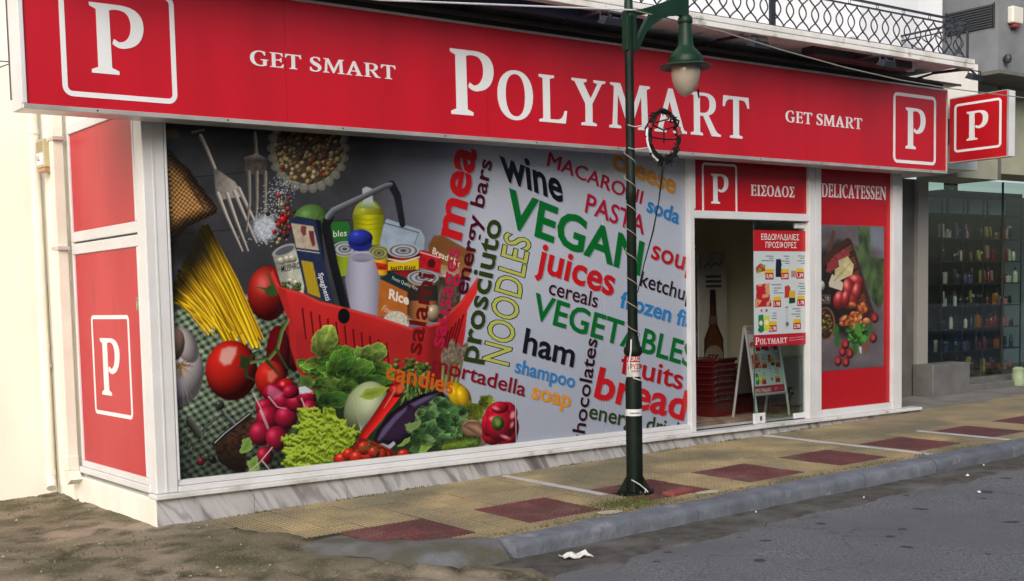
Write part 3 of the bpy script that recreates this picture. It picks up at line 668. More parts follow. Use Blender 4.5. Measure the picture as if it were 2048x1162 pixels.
# balcony door frame and shutter on the upper wall
part('window_surround', m_upper, shop, (8.2, 9.6, -.035, -.001, 4.3, 6.6), b=.01)
part('window_shutter', mat('shutter', (.70, .72, .76), .6), shop, (8.35, 9.45, -.05, -.036, 4.036, 6.4))
# ================================================================== PRINTED FILM: a small painter that colours the points of a flat film
PRK = 0.86                                           # print ink reflectance per photographed tone
class Painter:
    def __init__(s, X, Y): s.X = X.ravel(); s.Y = Y.ravel(); s.C = np.zeros((s.X.size, 3))
    def sub(s, x0, x1, y0, y1): return np.nonzero((s.X > x0) & (s.X < x1) & (s.Y > y0) & (s.Y < y1))[0]
    def put(s, i, a, col):
        a = np.clip(a, 0, 1)[:, None]; s.C[i] = s.C[i]*(1-a)+np.asarray(col, float)*a
    def ell(s, c, r, ang=0, col=None, soft=1.2, alpha=1, fn=None):
        R = max(r)+3; i = s.sub(c[0]-R, c[0]+R, c[1]-R, c[1]+R); 
        if not i.size: return
        ca, sa = math.cos(math.radians(ang)), math.sin(math.radians(ang)); dx, dy = s.X[i]-c[0], s.Y[i]-c[1]
        u, v = (dx*ca+dy*sa)/r[0], (-dx*sa+dy*ca)/r[1]; d = np.hypot(u, v)
        a = np.clip((1-d)*min(r)/soft+.5, 0, 1)*alpha
        s.put(i, a, col if fn is None else fn(u, v, s.X[i], s.Y[i]))
    def ball(s, c, r, ang=0, col=(200, 0, 0), amb=.32, hl=.5, hp=(-.35, -.45), hs=.18, alpha=1, soft=1.2):
        col = np.asarray(col, float)
        def fn(u, v, x, y):
            d2 = np.clip(u*u+v*v, 0, 1); nz = np.sqrt(1-d2); lam = np.clip(-.45*u-.55*v+.75*nz, 0, 1.1)
            h = np.exp(-((u-hp[0])**2+(v-hp[1])**2)/hs**2)*hl
            return np.clip(col*(amb+(1.05-amb)*lam)[:, None]+h[:, None]*(235-col*.4), 0, 255)
        s.ell(c, r, ang, soft=soft, alpha=alpha, fn=fn)
    def poly(s, pts, col=None, soft=1.2, alpha=1, fn=None, wob=0, ws=6, seed=0):
        P = np.asarray(pts, float); i = s.sub(P[:, 0].min()-3-wob, P[:, 0].max()+3+wob, P[:, 1].min()-3-wob, P[:, 1].max()+3+wob)
        if not i.size: return
        x, y = s.X[i].copy(), s.Y[i].copy()
        if wob: 
            x0, y0 = x.copy(), y.copy(); x = x+wob*(fbm(x0, y0, ws, 3, seed)-.5)*2; y = y+wob*(fbm(x0, y0, ws, 3, seed+7)-.5)*2
        ins = np.zeros(x.size, bool); D = np.full(x.size, 1e9)
        for k in range(len(P)):
            a, b = P[k], P[(k+1) % len(P)]
            cr = ((a[1] > y) != (b[1] > y)); den = (b[1]-a[1]) if b[1] != a[1] else 1e-9
            ins ^= cr & (x < (b[0]-a[0])*(y-a[1])/den+a[0])
            e = b-a; t = np.clip(((x-a[0])*e[0]+(y-a[1])*e[1])/(e@e+1e-9), 0, 1); D = np.minimum(D, np.hypot(x-a[0]-t*e[0], y-a[1]-t*e[1]))
        sd = np.where(ins, D, -D); a = np.clip(sd/soft+.5, 0, 1)*alpha
        s.put(i, a, col if fn is None else fn(s.X[i], s.Y[i], sd))
    def line(s, pts, w0, w1=None, col=(0, 0, 0), soft=1.0, alpha=1, tube=0.0, ramp=None):
        w1 = w0 if w1 is None else w1; P = np.asarray(pts, float); m = max(w0, w1)+2
        i = s.sub(P[:, 0].min()-m, P[:, 0].max()+m, P[:, 1].min()-m, P[:, 1].max()+m)
        if not i.size: return
        x, y = s.X[i], s.Y[i]; best = np.full(x.size, 1e9); T_ = np.zeros(x.size); S_ = np.zeros(x.size)
        L_ = np.r_[0, np.cumsum(np.hypot(*np.diff(P, axis=0).T))]; L_ /= L_[-1]
        for k in range(len(P)-1):
            a, e = P[k], P[k+1]-P[k]; t = np.clip(((x-a[0])*e[0]+(y-a[1])*e[1])/(e@e+1e-9), 0, 1)
            sx, sy = x-a[0]-t*e[0], y-a[1]-t*e[1]; d = np.hypot(sx, sy); q = d < best
            best = np.where(q, d, best); T_ = np.where(q, L_[k]+t*(L_[k+1]-L_[k]), T_); S_ = np.where(q, np.sign(e[0]*sy-e[1]*sx)*d, S_)
        w = (w0+(w1-w0)*T_)/2; a = np.clip((w-best)/soft+.5, 0, 1)*alpha
        c = np.asarray(col, float)[None]*np.ones((x.size, 1))
        if tube: c = c*(1-tube*np.clip(S_/np.maximum(w, .5), -1, 1))[:, None]
        if ramp is not None: c = c*ramp(T_)[:, None]
        s.put(i, a, np.clip(c, 0, 255))
    def lin(s): return srgb(np.clip(s.C, 0, 255))*PRK
def film(name, m, parent, X, Z, y, lin, axis='y'):
    nx, nz = X.shape; me = bpy.data.meshes.new(name); w = wloc(parent)
    V = np.stack([X-w.x, np.full(X.shape, y)-w.y, Z-w.z], -1).reshape(-1, 3); I = np.arange(nx*nz).reshape(nx, nz)
    Fq = np.stack([I[:-1, :-1], I[1:, :-1], I[1:, 1:], I[:-1, 1:]], -1).reshape(-1, 4)
    nv, nf = len(V), len(Fq)
    me.vertices.add(nv); me.vertices.foreach_set('co', V.ravel().astype(np.float32))
    me.loops.add(nf*4); me.loops.foreach_set('vertex_index', Fq.ravel().astype(np.int32))
    me.polygons.add(nf); me.polygons.foreach_set('loop_start', (np.arange(nf)*4).astype(np.int32)); me.polygons.foreach_set('loop_total', np.full(nf, 4, np.int32))
    me.update(calc_edges=True)
    ca = me.color_attributes.new('print', 'FLOAT_COLOR', 'POINT')
    ca.data.foreach_set('color', np.c_[lin, np.ones(nv)].astype(np.float32).ravel())
    me.materials.append(m); o = bpy.data.objects.new(name, me); COL.objects.link(o); o.parent = parent; return o
def painter_on(xs, zs, y):
    X, Z = np.meshgrid(xs, zs, indexing='ij'); px, py = PROJ(np.stack([X, np.full(X.shape, y), Z], -1))
    return X, Z, Painter(px, py)

z5 = lambda *p: [(300+x*.327, 240+y*.327) for x, y in p]
z6 = lambda *p: [(300+x*.3442, 580+y*.3442) for x, y in p]
z7 = lambda *p: [(540+x*.3184, 350+y*.3184) for x, y in p]
z8 = lambda *p: [(600+x*.2754, 640+y*.2754) for x, y in p]
PY = 0.004
pxs = np.linspace(351.0, 1376.0, 730)
gx = np.array([U(q, 600, y=PY)[0] for q in pxs]); gx = gx[(gx > .02) & (gx < 5.578)]; gx = np.r_[.0205, gx, 5.5775]
gzv = np.linspace(.086, 2.845, 490)
GX, GZ, A = painter_on(gx, gzv, PY)
rnd = random.Random(11)
def bowl(A):
    X, Y = A.X, A.Y
    # background: dark slate turning to pale blue-grey at the right
    sl_ = fbm(X, Y, 40, 4, 2); dk = np.stack([44+22*sl_, 45+22*sl_, 49+23*sl_], -1)
    mid = np.array([112, 117, 134.]); lt = np.stack([178-20*sstep(500, 950, Y)+14*sstep(420, 290, Y)*sstep(1100, 1370, X), 186-20*sstep(500, 950, Y)+10*sstep(420, 290, Y)*sstep(1100, 1370, X), 202-18*sstep(500, 950, Y)-2*sstep(420, 290, Y)*sstep(1100, 1370, X)], -1)
    t1 = sstep(690, 900, X+.06*(Y-300))[:, None]; t2 = sstep(850, 985, X+.08*(Y-300))[:, None]
    A.C[:] = dk*(1-t1)+mid*t1; A.C[:] = A.C*(1-t2)+lt*t2
    # planks of the dark table
    for q in ([(330, 470), (700, 440)], [(330, 360), (640, 330)]): A.line(q, 2, 2, (25, 25, 28), alpha=.6)
    # gingham cloth
    def cloth(x, y, sd):
        a = math.radians(-33); u = (x*math.cos(a)+y*math.sin(a)*1.25); v = (-x*math.sin(a)+y*math.cos(a)*1.25)
        u = u+3*fbm(x, y, 50, 2, 3); v = v+3*fbm(x, y, 50, 2, 5)
        p = 15.0; k = (np.sin(2*math.pi*u/p) > 0).astype(float)+(np.sin(2*math.pi*v/p) > 0)
        c0, c1, c2 = np.array([158, 172, 152.]), np.array([108, 128, 105.]), np.array([48, 66, 50.])
        c = np.where(k[:, None] == 0, c0, np.where(k[:, None] == 1, c1, c2))*(.62+.45*fbm(x, y, 9, 3))[:, None]
        return c*np.clip(1.12-.55*sstep(760, 960, y)-.30*sstep(420, 640, x), .25, 1.2)[:, None]
    A.poly([(335, 628), (400, 600), (470, 590), (540, 585), (600, 640), (640, 760), (660, 980), (340, 985)], fn=cloth, soft=4)
    A.line([(352, 930), (400, 968), (430, 990)], 4, 4, (30, 35, 30))
    # burlap sack
    def burlap(x, y, sd):
        a = math.radians(38); u = x*math.cos(a)+y*math.sin(a); v = -x*math.sin(a)+y*math.cos(a); n = fbm(x, y, 14, 3, 4)
        w = .5+.28*np.sin(u*.95+3*n)*1+.28*np.sin(v*.95+4*n)
        sh = np.clip(sd/26, .25, 1)*(.75+.5*fbm(x, y, 60, 2, 9))
        return (np.array([74, 54, 32.])+np.clip(w, 0, 1)[:, None]*np.array([150, 114, 66.]))*sh[:, None]
    A.poly(z5((40, 50), (170, 60), (185, 112), (90, 120), (40, 100)), (92, 76, 52), soft=5)
    A.poly(z5((40, 130), (80, 145), (130, 190), (180, 255), (240, 300), (300, 390), (415, 540), (405, 570), (345, 600), (255, 640), (180, 700), (120, 790), (90, 900), (40, 900)), fn=burlap, wob=2.5, ws=8)
    A.line(z5((175, 275), (250, 400), (330, 540)), 7, 5, (60, 42, 25), alpha=.7)
    # forks
    g0, g1, gh = (128, 122, 118), (158, 152, 146), (168, 162, 156)
    A.line(z5((262, 78), (330, 62)), 7, 5, (110, 106, 104), tube=.4); A.line(z5((308, 100), (345, 175), (398, 300)), 9, 6, g1, tube=.55)
    A.poly(z5((388, 292), (425, 312), (520, 378), (550, 425), (560, 470), (480, 480), (430, 490), (402, 440), (396, 370)), fn=lambda x, y, d: np.array(g1)*(.68+.5*np.clip((x-428)/60, 0, 1)+.25*(fbm(x, y, 8, 3)-.5))[:, None])
    for a in (((415, 450), (470, 590), (565, 800)), ((470, 450), (530, 620), (600, 800)), ((515, 440), (580, 590), (652, 750)), ((543, 420), (600, 540), (712, 760))): A.line(z5(*a), 7.5, 3.2, g1, tube=.45)
    A.line(z5((640, 80), (648, 212)), 7, 9, g0, tube=.5)
    A.poly(z5((576, 228), (622, 215), (650, 202), (680, 218), (715, 236), (712, 330), (585, 335)), fn=lambda x, y, d: np.array(g0)*(.62+.62*sstep(322, 308, y)+.3*(fbm(x, y, 8, 3)-.5))[:, None])
    for a in (((603, 320), (610, 500), (590, 680)), ((652, 320), (654, 500), (645, 670)), ((704, 320), (705, 500), (704, 675))): A.line(z5(*a), 8, 3.5, (116, 110, 104), tube=.45)
    # scalloped glass dish of peppercorns
    c = z5((968, 170))[0]
    def glass(u, v, x, y):
        an = np.arctan2(v, u); k = .5+.5*np.cos(an*26); d = np.hypot(u, v)
        return np.where((d > .86)[:, None], np.stack([108+46*k, 110+44*k, 100+40*k], -1), np.stack([64+30*fbm(x, y, 9, 2), 56+22*fbm(x, y, 9, 2), 46+16*fbm(x, y, 9, 2)], -1))
    A.ell(c, (76, 84), 0, fn=glass, soft=2)
    for k in range(26):
        an = 2*math.pi*k/26; A.ell((c[0]+75*math.cos(an), c[1]+83*math.sin(an)), (8, 8), 0, (118, 120, 112), alpha=.8)
    for k in range(260):
        a, q = rnd.uniform(0, 6.3), math.sqrt(rnd.random())*.86; x, y = c[0]+76*q*math.cos(a), c[1]+80*q*math.sin(a)
        cc = rnd.choice(((186, 168, 112), (170, 148, 92), (128, 98, 66), (104, 74, 52), (202, 190, 148), (158, 74, 62), (150, 130, 84)))
        lo = .55+.45*sstep(250, 330, y); A.ball((x, y), (rnd.uniform(4.2, 6.2),)*2, 0, np.array(cc)*float(lo), amb=.35, hl=.25)
    # salt and mixed pepper
    for k in range(420):
        t = rnd.random(); x = 545-40*(t-.5)+rnd.gauss(0, 16); y = 360+t*125+rnd.gauss(0, 6)
        s_ = rnd.uniform(.8, 1.7); A.poly([(x-s_, y), (x, y-s_), (x+s_, y+.3), (x, y+s_)], (188, 196, 206), soft=.9, alpha=.9)
    A.ell((530, 455), (24, 26), 20, soft=14, fn=lambda u, v, x, y: np.stack([140+90*fbm(x, y, 3, 2), 150+90*fbm(x, y, 3, 2), 165+85*fbm(x, y, 3, 2)], -1), alpha=.9)
    for k in range(40):
        x, y = rnd.gauss(572, 12), rnd.gauss(440, 22); A.ball((x, y), (rnd.uniform(3.5, 6),)*2, 0, rnd.choice(((92, 66, 50), (150, 60, 55), (60, 45, 38), (180, 160, 120), (170, 30, 40))), hl=.3)
    A.ball((557, 391), (5, 5), 0, (190, 50, 55)); A.ball((567, 440), (8, 8), 0, (190, 25, 40))
    # spaghetti
    for k in range(120):
        s_ = rnd.random(); o = rnd.uniform(-6, 6)
        p0 = (410-78*s_+o, 452+150*s_-abs(o)*.4); p1 = (519-112*s_+rnd.uniform(-10, 10), 690-24*s_*s_-30*max(0, s_-.5)+rnd.uniform(-26, 8))
        pm = ((p0[0]+p1[0])/2+3, (p0[1]+p1[1])/2-3); b_ = rnd.uniform(.68, 1.08)
        A.line([p0, pm, p1], rnd.uniform(3.4, 4.8), rnd.uniform(3.8, 5.2), np.array((214, 168, 30))*b_, tube=.5, ramp=lambda t: .22+.78*np.clip((t-.08)/.30, 0, 1))
    A.ell((372, 485), (46, 40), 30, (26, 24, 24), soft=34, alpha=.75)
    # garlic
    A.ball((362, 752), (44, 64), 12, (196, 190, 198), amb=.4, hl=.1, soft=2); A.ball((372, 690), (22, 38), -25, (190, 182, 186), amb=.45, hl=.15, soft=2); A.ball((345, 690), (24, 36), 10, (160, 132, 116), amb=.4, hl=.1, soft=2)
    for k in range(14): A.line([(358, 738), (340+rnd.uniform(0, 48), 800+rnd.uniform(-10, 10))], 1.2, .8, (158, 146, 158), alpha=.5)
    for k in range(50): A.line([(360, 728), (360+rnd.gauss(0, 13), 734+rnd.gauss(0, 12))], 1.5, .8, rnd.choice(((150, 112, 66), (190, 160, 100), (104, 76, 44))))
    # tomatoes behind
    A.ball(z5((722, 1060))[0], (41, 55), 0, (158, 32, 26), amb=.3, hl=.3, hp=(-.25, -.35), hs=.35); A.ball((590, 690), (34, 52), 0, (110, 18, 20), amb=.3, hl=.05)
    for q in (((640, 1020), (720, 1035), (760, 1060)), ((700, 900), (740, 980), (760, 1050)), ((745, 985), (770, 1060)), ((690, 1035), (750, 1050)), ((760, 1000), (800, 1045))): A.line(z5(*q), 1, 7, (58, 84, 40))
    A.ell(z5((745, 1045))[0], (13, 11), 0, (52, 78, 38), soft=3)
    # ------------------------------------------------ goods in the basket
    A.ball(z7((262, 290))[0], (37, 34), 0, (84, 122, 58), amb=.4, hl=.15); 
    for q in ((200, 230), (240, 215), (300, 230), (330, 260)): A.line(z7((262, 330), q), 1.2, .8, (150, 170, 110), alpha=.6)
    A.poly(z7((375, 310), (400, 292), (485, 292), (502, 320), (500, 420), (375, 420)), (38, 104, 44))
    A.ball(z7((617, 260))[0], (31, 34), 0, (150, 152, 40), amb=.55, hl=.2); A.poly(z7((522, 250), (715, 250), (712, 330), (690, 440), (560, 440), (525, 340)), fn=lambda x, y, d: np.stack([150+40*np.cos((x-736)/10), 154+36*np.cos((x-736)/10), 22+0*x], -1))
    for yy in (270, 300, 330): A.line(z7((525, yy), (617, yy+14), (712, yy)), 1.4, 1.4, (104, 110, 14), alpha=.8)
    A.poly(z7((580, 85), (605, 72), (640, 85), (648, 170), (690, 210), (545, 210), (585, 165)), fn=lambda x, y, d: np.stack([176-60*sstep(400, 420, y), 186-40*sstep(400, 420, y), 188-130*sstep(400, 420, y)], -1))
    A.poly(z7((688, 430), (715, 310), (732, 274), (945, 345), (972, 390), (968, 470), (700, 470)), fn=lambda x, y, d: np.array([150, 168, 186.])*(.86+.2*fbm(x, y, 14, 3))[:, None]); A.line(z7((715, 300), (935, 362)), 2, 2, (60, 68, 80)); A.line(z7((935, 362), (905, 440)), 1.5, 1.5, (90, 100, 112))
    def can(cx, cy, rx, ry, body, h, lid=(168, 172, 178)):
        c_ = z7((cx, cy))[0]; w_ = rx*.3184; v_ = ry*.3184
        A.poly([(c_[0]-w_, c_[1]), (c_[0]+w_, c_[1]), (c_[0]+w_, c_[1]+h*.3184), (c_[0]-w_, c_[1]+h*.3184)], fn=lambda x, y, d: np.asarray(body, float)*(1.15-.75*np.abs((x-c_[0])/w_)**2)[:, None])
        for k, q in enumerate((1, .86, .74, .5, .38, .2)): A.ell(c_, (w_*q, v_*q), 0, (np.array(lid) if k % 2 == 0 else np.array((74, 78, 86)))*(1 if k < 4 else .9))
    can(470, 465, 80, 48, (120, 140, 30), 170); can(685, 490, 66, 46, (196, 150, 24), 140, (150, 150, 70))
    A.poly(z7((640, 545), (740, 560), (738, 600), (640, 590)), (186, 44, 30))
    A.poly(z7((15, 500), (160, 450), (215, 700), (210, 745), (70, 692)), fn=lambda x, y, d: np.array([176, 180, 168.])*(.55+.6*sstep(545, 600, x)*.6+.35*fbm(x, y, 10, 3))[:, None]); A.ell(z7((90, 472))[0], (26, 10), -22, (150, 154, 158)); A.ell(z7((92, 474))[0], (20, 7), -22, (84, 88, 94))
    for q in ((70, 540), (110, 530), (140, 525), (130, 670), (165, 680)): A.ball(z7(q)[0], (9, 7), 20, (190, 186, 170), amb=.5)
    for k in range(30): A.ball(z7((rnd.uniform(80, 190), rnd.uniform(672, 730)))[0], (3, 3), 0, (74, 100, 44))
    A.poly(z7((1030, 380), (1080, 378), (1285, 492), (1260, 620), (1240, 650), (1000, 560), (995, 440)), fn=lambda x, y, d: np.array([136, 90, 50.])*(.8+.25*sstep(860, 920, x)+.2*(fbm(x, y, 20, 2)-.5))[:, None])
    A.poly(z7((995, 440), (1080, 378), (1285, 492), (1230, 520)), (112, 72, 38), alpha=.7)
    A.poly(z7((1075, 560), (1190, 590), (1180, 650), (1075, 640)), (176, 150, 110), alpha=.7)
    A.poly(z7((935, 480), (965, 472), (1075, 510), (1072, 620), (935, 580)), fn=lambda x, y, d: np.array([168, 26, 34.])*(.8+.4*fbm(x, y, 8, 2))[:, None]); A.ell(z7((1015, 555))[0], (8, 9), 0, (70, 20, 24)); A.line(z7((945, 485), (1065, 520)), 2, 2, (220, 190, 190))
    can(838, 475, 100, 46, (120, 22, 26), 170); A.poly(z7((740, 545), (935, 525), (935, 595), (740, 600)), (206, 178, 30)); A.line(z7((742, 528), (838, 545), (936, 516)), 3, 3, (206, 206, 204))
    # milk bottle
    A.poly(z7((497, 520), (512, 480), (625, 478), (652, 520), (692, 650), (690, 890), (505, 840), (470, 660)), fn=lambda x, y, d: np.array([164, 164, 186.])*np.clip(.72+.34*np.sin((x-688)/72*math.pi), .6, 1.1)[:, None])
    A.ell(z7((578, 520))[0], (21, 9), 0, (120, 120, 142)); A.poly(z7((505, 500), (640, 495), (648, 530), (500, 530)), (150, 150, 172), alpha=.6, soft=4)
    A.ell(z7((567, 425))[0], (24, 17), 0, (30, 38, 128)); A.ball(z7((567, 395))[0], (25, 17), 0, (44, 56, 168), amb=.45, hl=.2)
    # spaghetti box
    A.poly(z7((118, 292), (165, 258), (318, 284), (345, 560), (400, 810), (232, 742), (170, 500)), fn=lambda x, y, d: np.where((x > 632+(y-445)*.21)[:, None], np.array([20, 24, 40.]), np.array([36, 46, 76.]))*(.9+.2*fbm(x, y, 12, 2))[:, None])
    A.poly(z7((132, 302), (272, 322), (308, 474), (165, 456)), fn=lambda x, y, d: np.array([186, 172, 152.])*(.8+.3*fbm(x, y, 9, 3, 2))[:, None]); A.poly(z7((196, 318), (228, 322), (226, 376), (208, 384), (192, 350)), (120, 56, 66)); A.poly(z7((242, 350), (275, 352), (284, 440), (268, 450), (250, 400)), (104, 44, 56))
    A.line(z7((168, 470), (310, 490)), 1.6, 1.6, (200, 204, 212)); A.poly(z7((196, 536), (268, 548), (318, 772), (238, 742)), fn=lambda x, y, d: np.stack([166+30*np.sin(x*2), 142+26*np.sin(x*2), 34+0*x], -1))
    # rice box
    A.poly(z7((690, 652), (765, 608), (985, 690), (1000, 720), (990, 940), (880, 930), (675, 882)), fn=lambda x, y, d: np.array([188, 108, 42.])*(.92-.25*sstep(840, 860, x)+.16*(fbm(x, y, 14, 2)-.5))[:, None])
    A.poly(z7((690, 652), (760, 606), (985, 694), (940, 772)), (24, 46, 50))
    A.ell(z7((790, 930))[0], (26, 24), 0, fn=lambda u, v, x, y: np.stack([150+80*fbm(x, y, 2.5, 2), 150+80*fbm(x, y, 2.5, 2), 140+76*fbm(x, y, 2.5, 2)], -1))
    # small open tin, onion and greens at the right inside
    can(960, 645, 98, 46, (150, 96, 58), 280); A.poly(z7((870, 700), (1055, 690), (1052, 790), (870, 790)), (36, 34, 34), alpha=.9); A.ball(z7((1030, 870))[0], (15, 18), 0, (176, 156, 128)); A.ell(z7((1120, 700))[0], (22, 24), 0, (70, 66, 58), soft=5)
    A.ball(z7((1115, 660))[0], (18, 12), 20, (160, 150, 130)); A.poly(z7((1060, 640), (1230, 640), (1180, 840), (1060, 930)), fn=lambda x, y, d: np.array([78, 70, 58.])*(.4+1.1*fbm(x, y, 7, 3))[:, None], soft=3)
    # handle
    A.line(z7((762, 60), (800, 130), (832, 310)), 16, 12, (30, 32, 36)); A.line(z7((375, 262), (352, 320), (400, 560), (470, 830)), 18, 17, (24, 26, 30), tube=.2); A.line(z7((368, 262), (400, 225), (720, 72), (755, 62)), 14, 10, (92, 96, 104), tube=.55)
    # basket
    red = np.array([192, 42, 42.])
    body = z7((8, 640), (15, 590), (60, 700), (190, 735), (310, 795), (480, 835), (680, 890), (890, 962), (1000, 945), (1060, 928), (1200, 790), (1292, 672), (1300, 640), (1318, 660), (1300, 740), (1240, 850), (1225, 1000), (1190, 1200), (1150, 1330), (700, 1420), (300, 1420), (160, 1190), (110, 900), (60, 760))
    A.poly(body, fn=lambda x, y, d: red*np.clip((1.06-.20*sstep(560, 700, y)-.32*sstep(845, 870, x)*sstep(960, 820, x)+.10*sstep(870, 950, x)+.10*(fbm(x, y, 40, 2)-.5)), .3, 1.2)[:, None])
    A.line(z7((12, 615), (60, 715), (190, 742), (310, 800), (480, 842), (680, 898), (890, 968)), 5, 5, (206, 58, 54)); A.line(z7((1000, 950), (1060, 935), (1200, 800), (1300, 660)), 4, 5, (200, 66, 62))
    for k in range(11):
        x = 205+k*53; y = 842+k*22; A.line(z7((x, y), (x+22, y+185+k*3)), 5, 4, (108, 16, 20)); A.line(z7((x+8, y+3), (x+30, y+185+k*3)), 1.5, 1.5, (206, 66, 60), alpha=.6)
    for k in range(6): A.line(z7((1215-k*24, 880+k*26), (1160-k*16, 1080)), 3.5, 3, (96, 14, 24))
    A.ell(z7((464, 886))[0], (12, 15.5), 0, (22, 20, 22))
    A.poly(z6((735, -20), (790, 0), (845, 250), (860, 420), (930, 480), (945, 500), (860, 480), (815, 330), (800, 170)), red*.9)
    # big tomatoes on the vine
    A.ball(z6((474, 468))[0], (52, 60), 0, (196, 34, 26), amb=.22, hl=.12, soft=1.6); A.poly(z6((415, 345), (455, 328), (505, 332), (500, 372), (470, 430), (430, 440), (402, 410)), (214, 176, 166), soft=6, alpha=.85)
    A.ball(z6((745, 380))[0], (24, 60), 0, (92, 14, 18), amb=.4, hl=0); A.ball(z6((700, 520))[0], (31, 38), 0, (196, 36, 26), amb=.3, hl=.1); A.poly(z6((680, 470), (715, 465), (740, 500), (705, 540), (685, 530)), (206, 120, 104), soft=5, alpha=.8)
    A.ball(z6((790, 570))[0], (20, 20), 0, (176, 26, 30))
    A.line(z6((800, 175), (765, 240), (740, 340), (690, 400), (580, 420)), 8, 7, (86, 106, 56), tube=.4); A.line(z6((735, 345), (790, 440), (830, 500)), 5, 2, (50, 66, 36))
    for q in (((570, 415), (525, 375)), ((560, 430), (600, 370), (640, 350)), ((550, 430), (560, 500), (625, 535)), ((545, 425), (520, 450)), ((680, 415), (740, 480), (770, 500)), ((560, 420), (530, 400), (520, 385))): A.line(z6(*q), 8, 2, (40, 58, 30))
    A.ell(z6((552, 422))[0], (10, 12), 0, (38, 52, 28), soft=3)
    # pepper mill
    A.poly(z6((370, 900), (420, 850), (570, 725), (640, 760), (640, 850), (560, 940), (555, 1060), (500, 1060), (400, 1000)), fn=lambda x, y, d: (np.array([62, 40, 26.])*(.3+1.1*fbm(x+y, y*.3, 7, 4)*sstep(0, 26, d)))[:, None]*np.ones(3) if False else np.array([70, 46, 30.])[None]*(.2+1.25*fbm(x*1.2, y*2.2, 9, 4)*np.clip(1.4-(y-830)/90, .1, 1))[:, None])
    A.line(z6((372, 895), (430, 840), (580, 722)), 9, 9, (30, 30, 32)); A.line(z6((376, 888), (432, 834), (580, 718)), 2, 2, (168, 172, 172))
    A.line(z6((300, 818), (410, 725)), 4, 4, (70, 72, 70), tube=.5); A.line(z6((415, 690), (440, 730), (485, 775)), 7, 9, (84, 86, 84), tube=.6); A.ball(z6((405, 668))[0], (9.5, 9.5), 0, (64, 64, 62), hl=.5); A.line(z6((230, 765), (285, 840)), 15, 17, (58, 60, 58), tube=.6); A.ball(z6((428, 800))[0], (5, 5), 0, (70, 70, 68))
    for k in range(60): A.ell((rnd.gauss(385, 16), rnd.gauss(893, 16)), (1.5, 1.2), 0, (34, 42, 36))
    A.ball(z6((298, 998))[0], (7, 8), 0, (110, 24, 32)); A.ball(z6((330, 968))[0], (6, 6), 0, (70, 88, 60)); A.ball(z6((362, 985))[0], (8, 8), 0, (34, 32, 28))
    # dark hollow behind the vegetables
    A.poly(z8((0, 480), (150, 560), (330, 620), (420, 560), (640, 480), (1000, 500), (1180, 640), (1330, 760), (1300, 940), (900, 980), (300, 1000), (0, 1050)), (34, 48, 26), soft=8)
    def leafy(c0, c1, sc, seed, k=9, dark=.45):
        c0, c1 = np.array(c0, float), np.array(c1, float)
        def fn(x, y, d):
            n = fbm(x, y, sc, 4, seed); r_ = .5+.5*np.sin(n*k*math.pi*2); e = sstep(0, 6, d)
            return (c0+(c1-c0)*np.clip(r_*.75+.35*(1-e)+.1, 0, 1)[:, None])*(dark+(1-dark)*np.clip(fbm(x, y, sc*2.2, 3, seed+4)*1.7-.2, 0, 1.05))[:, None]
        return fn
    # herbs, asparagus and pale lettuce at the back
    for k in range(90):
        x0, y0 = rnd.uniform(730, 960), rnd.uniform(420, 620); A.line(z8((x0, y0), (x0+rnd.uniform(-40, 40), y0-rnd.uniform(30, 110))), 1.6, 3.2, rnd.choice(((56, 86, 40), (90, 120, 56), (36, 56, 28), (130, 150, 84))))
    for k in range(40): A.ball(z8((rnd.uniform(690, 940), rnd.uniform(290, 400)))[0], (rnd.uniform(3, 8), rnd.uniform(2, 5)), rnd.uniform(-60, 60), rnd.choice(((96, 126, 56), (70, 104, 44), (140, 156, 90))), hl=.1)
    for a, b_ in (((1060, 490), (1100, 170)), ((1100, 500), (1145, 200)), ((1130, 500), (1190, 210)), ((1040, 480), (1045, 240))): A.line(z8(a, b_), 7, 8, (118, 122, 74), tube=.4)
    for q, an in (((1100, 195), -80), ((1140, 225), -76), ((1188, 220), -65), ((1048, 260), -85), ((1170, 270), -70), ((1070, 280), -80), ((1120, 270), -85)): A.ell(z8(q)[0], (17, 6.5), an, fn=lambda u, v, x, y: np.array([128, 114, 98.])*(.45+.9*fbm(x, y, 4, 3))[:, None])
    A.ball(z8((1150, 545))[0], (19, 27), -25, (206, 168, 14), amb=.45, hl=.3); A.ball(z8((1190, 560))[0], (14, 24), -20, (220, 176, 20), amb=.4, hl=.35)
    A.poly(z8((1180, 640), (1230, 590), (1290, 610), (1310, 555), (1380, 540), (1420, 590), (1390, 620), (1340, 660), (1330, 720), (1260, 740), (1200, 700)), fn=leafy((60, 82, 18), (168, 182, 58), 10, 3, 7), wob=3, ws=6)
    # butterhead lettuce
    gl = lambda c0, c1, s_: (lambda x, y, d: np.array(c1, float)*(1-np.clip(d/16, 0, 1))[:, None]+np.array(c0, float)*np.clip(d/16, 0, 1)[:, None]*(.7+.6*fbm(x, y, 12, 3, s_))[:, None])
    A.poly(z8((0, 400), (80, 410), (110, 470), (60, 510), (0, 500)), fn=gl((40, 68, 30), (90, 120, 56), 1)); A.poly(z8((90, 440), (200, 330), (420, 280), (600, 340), (660, 440), (560, 500), (420, 560), (300, 640), (160, 630), (110, 560)), fn=gl((52, 88, 36), (74, 112, 48), 1))
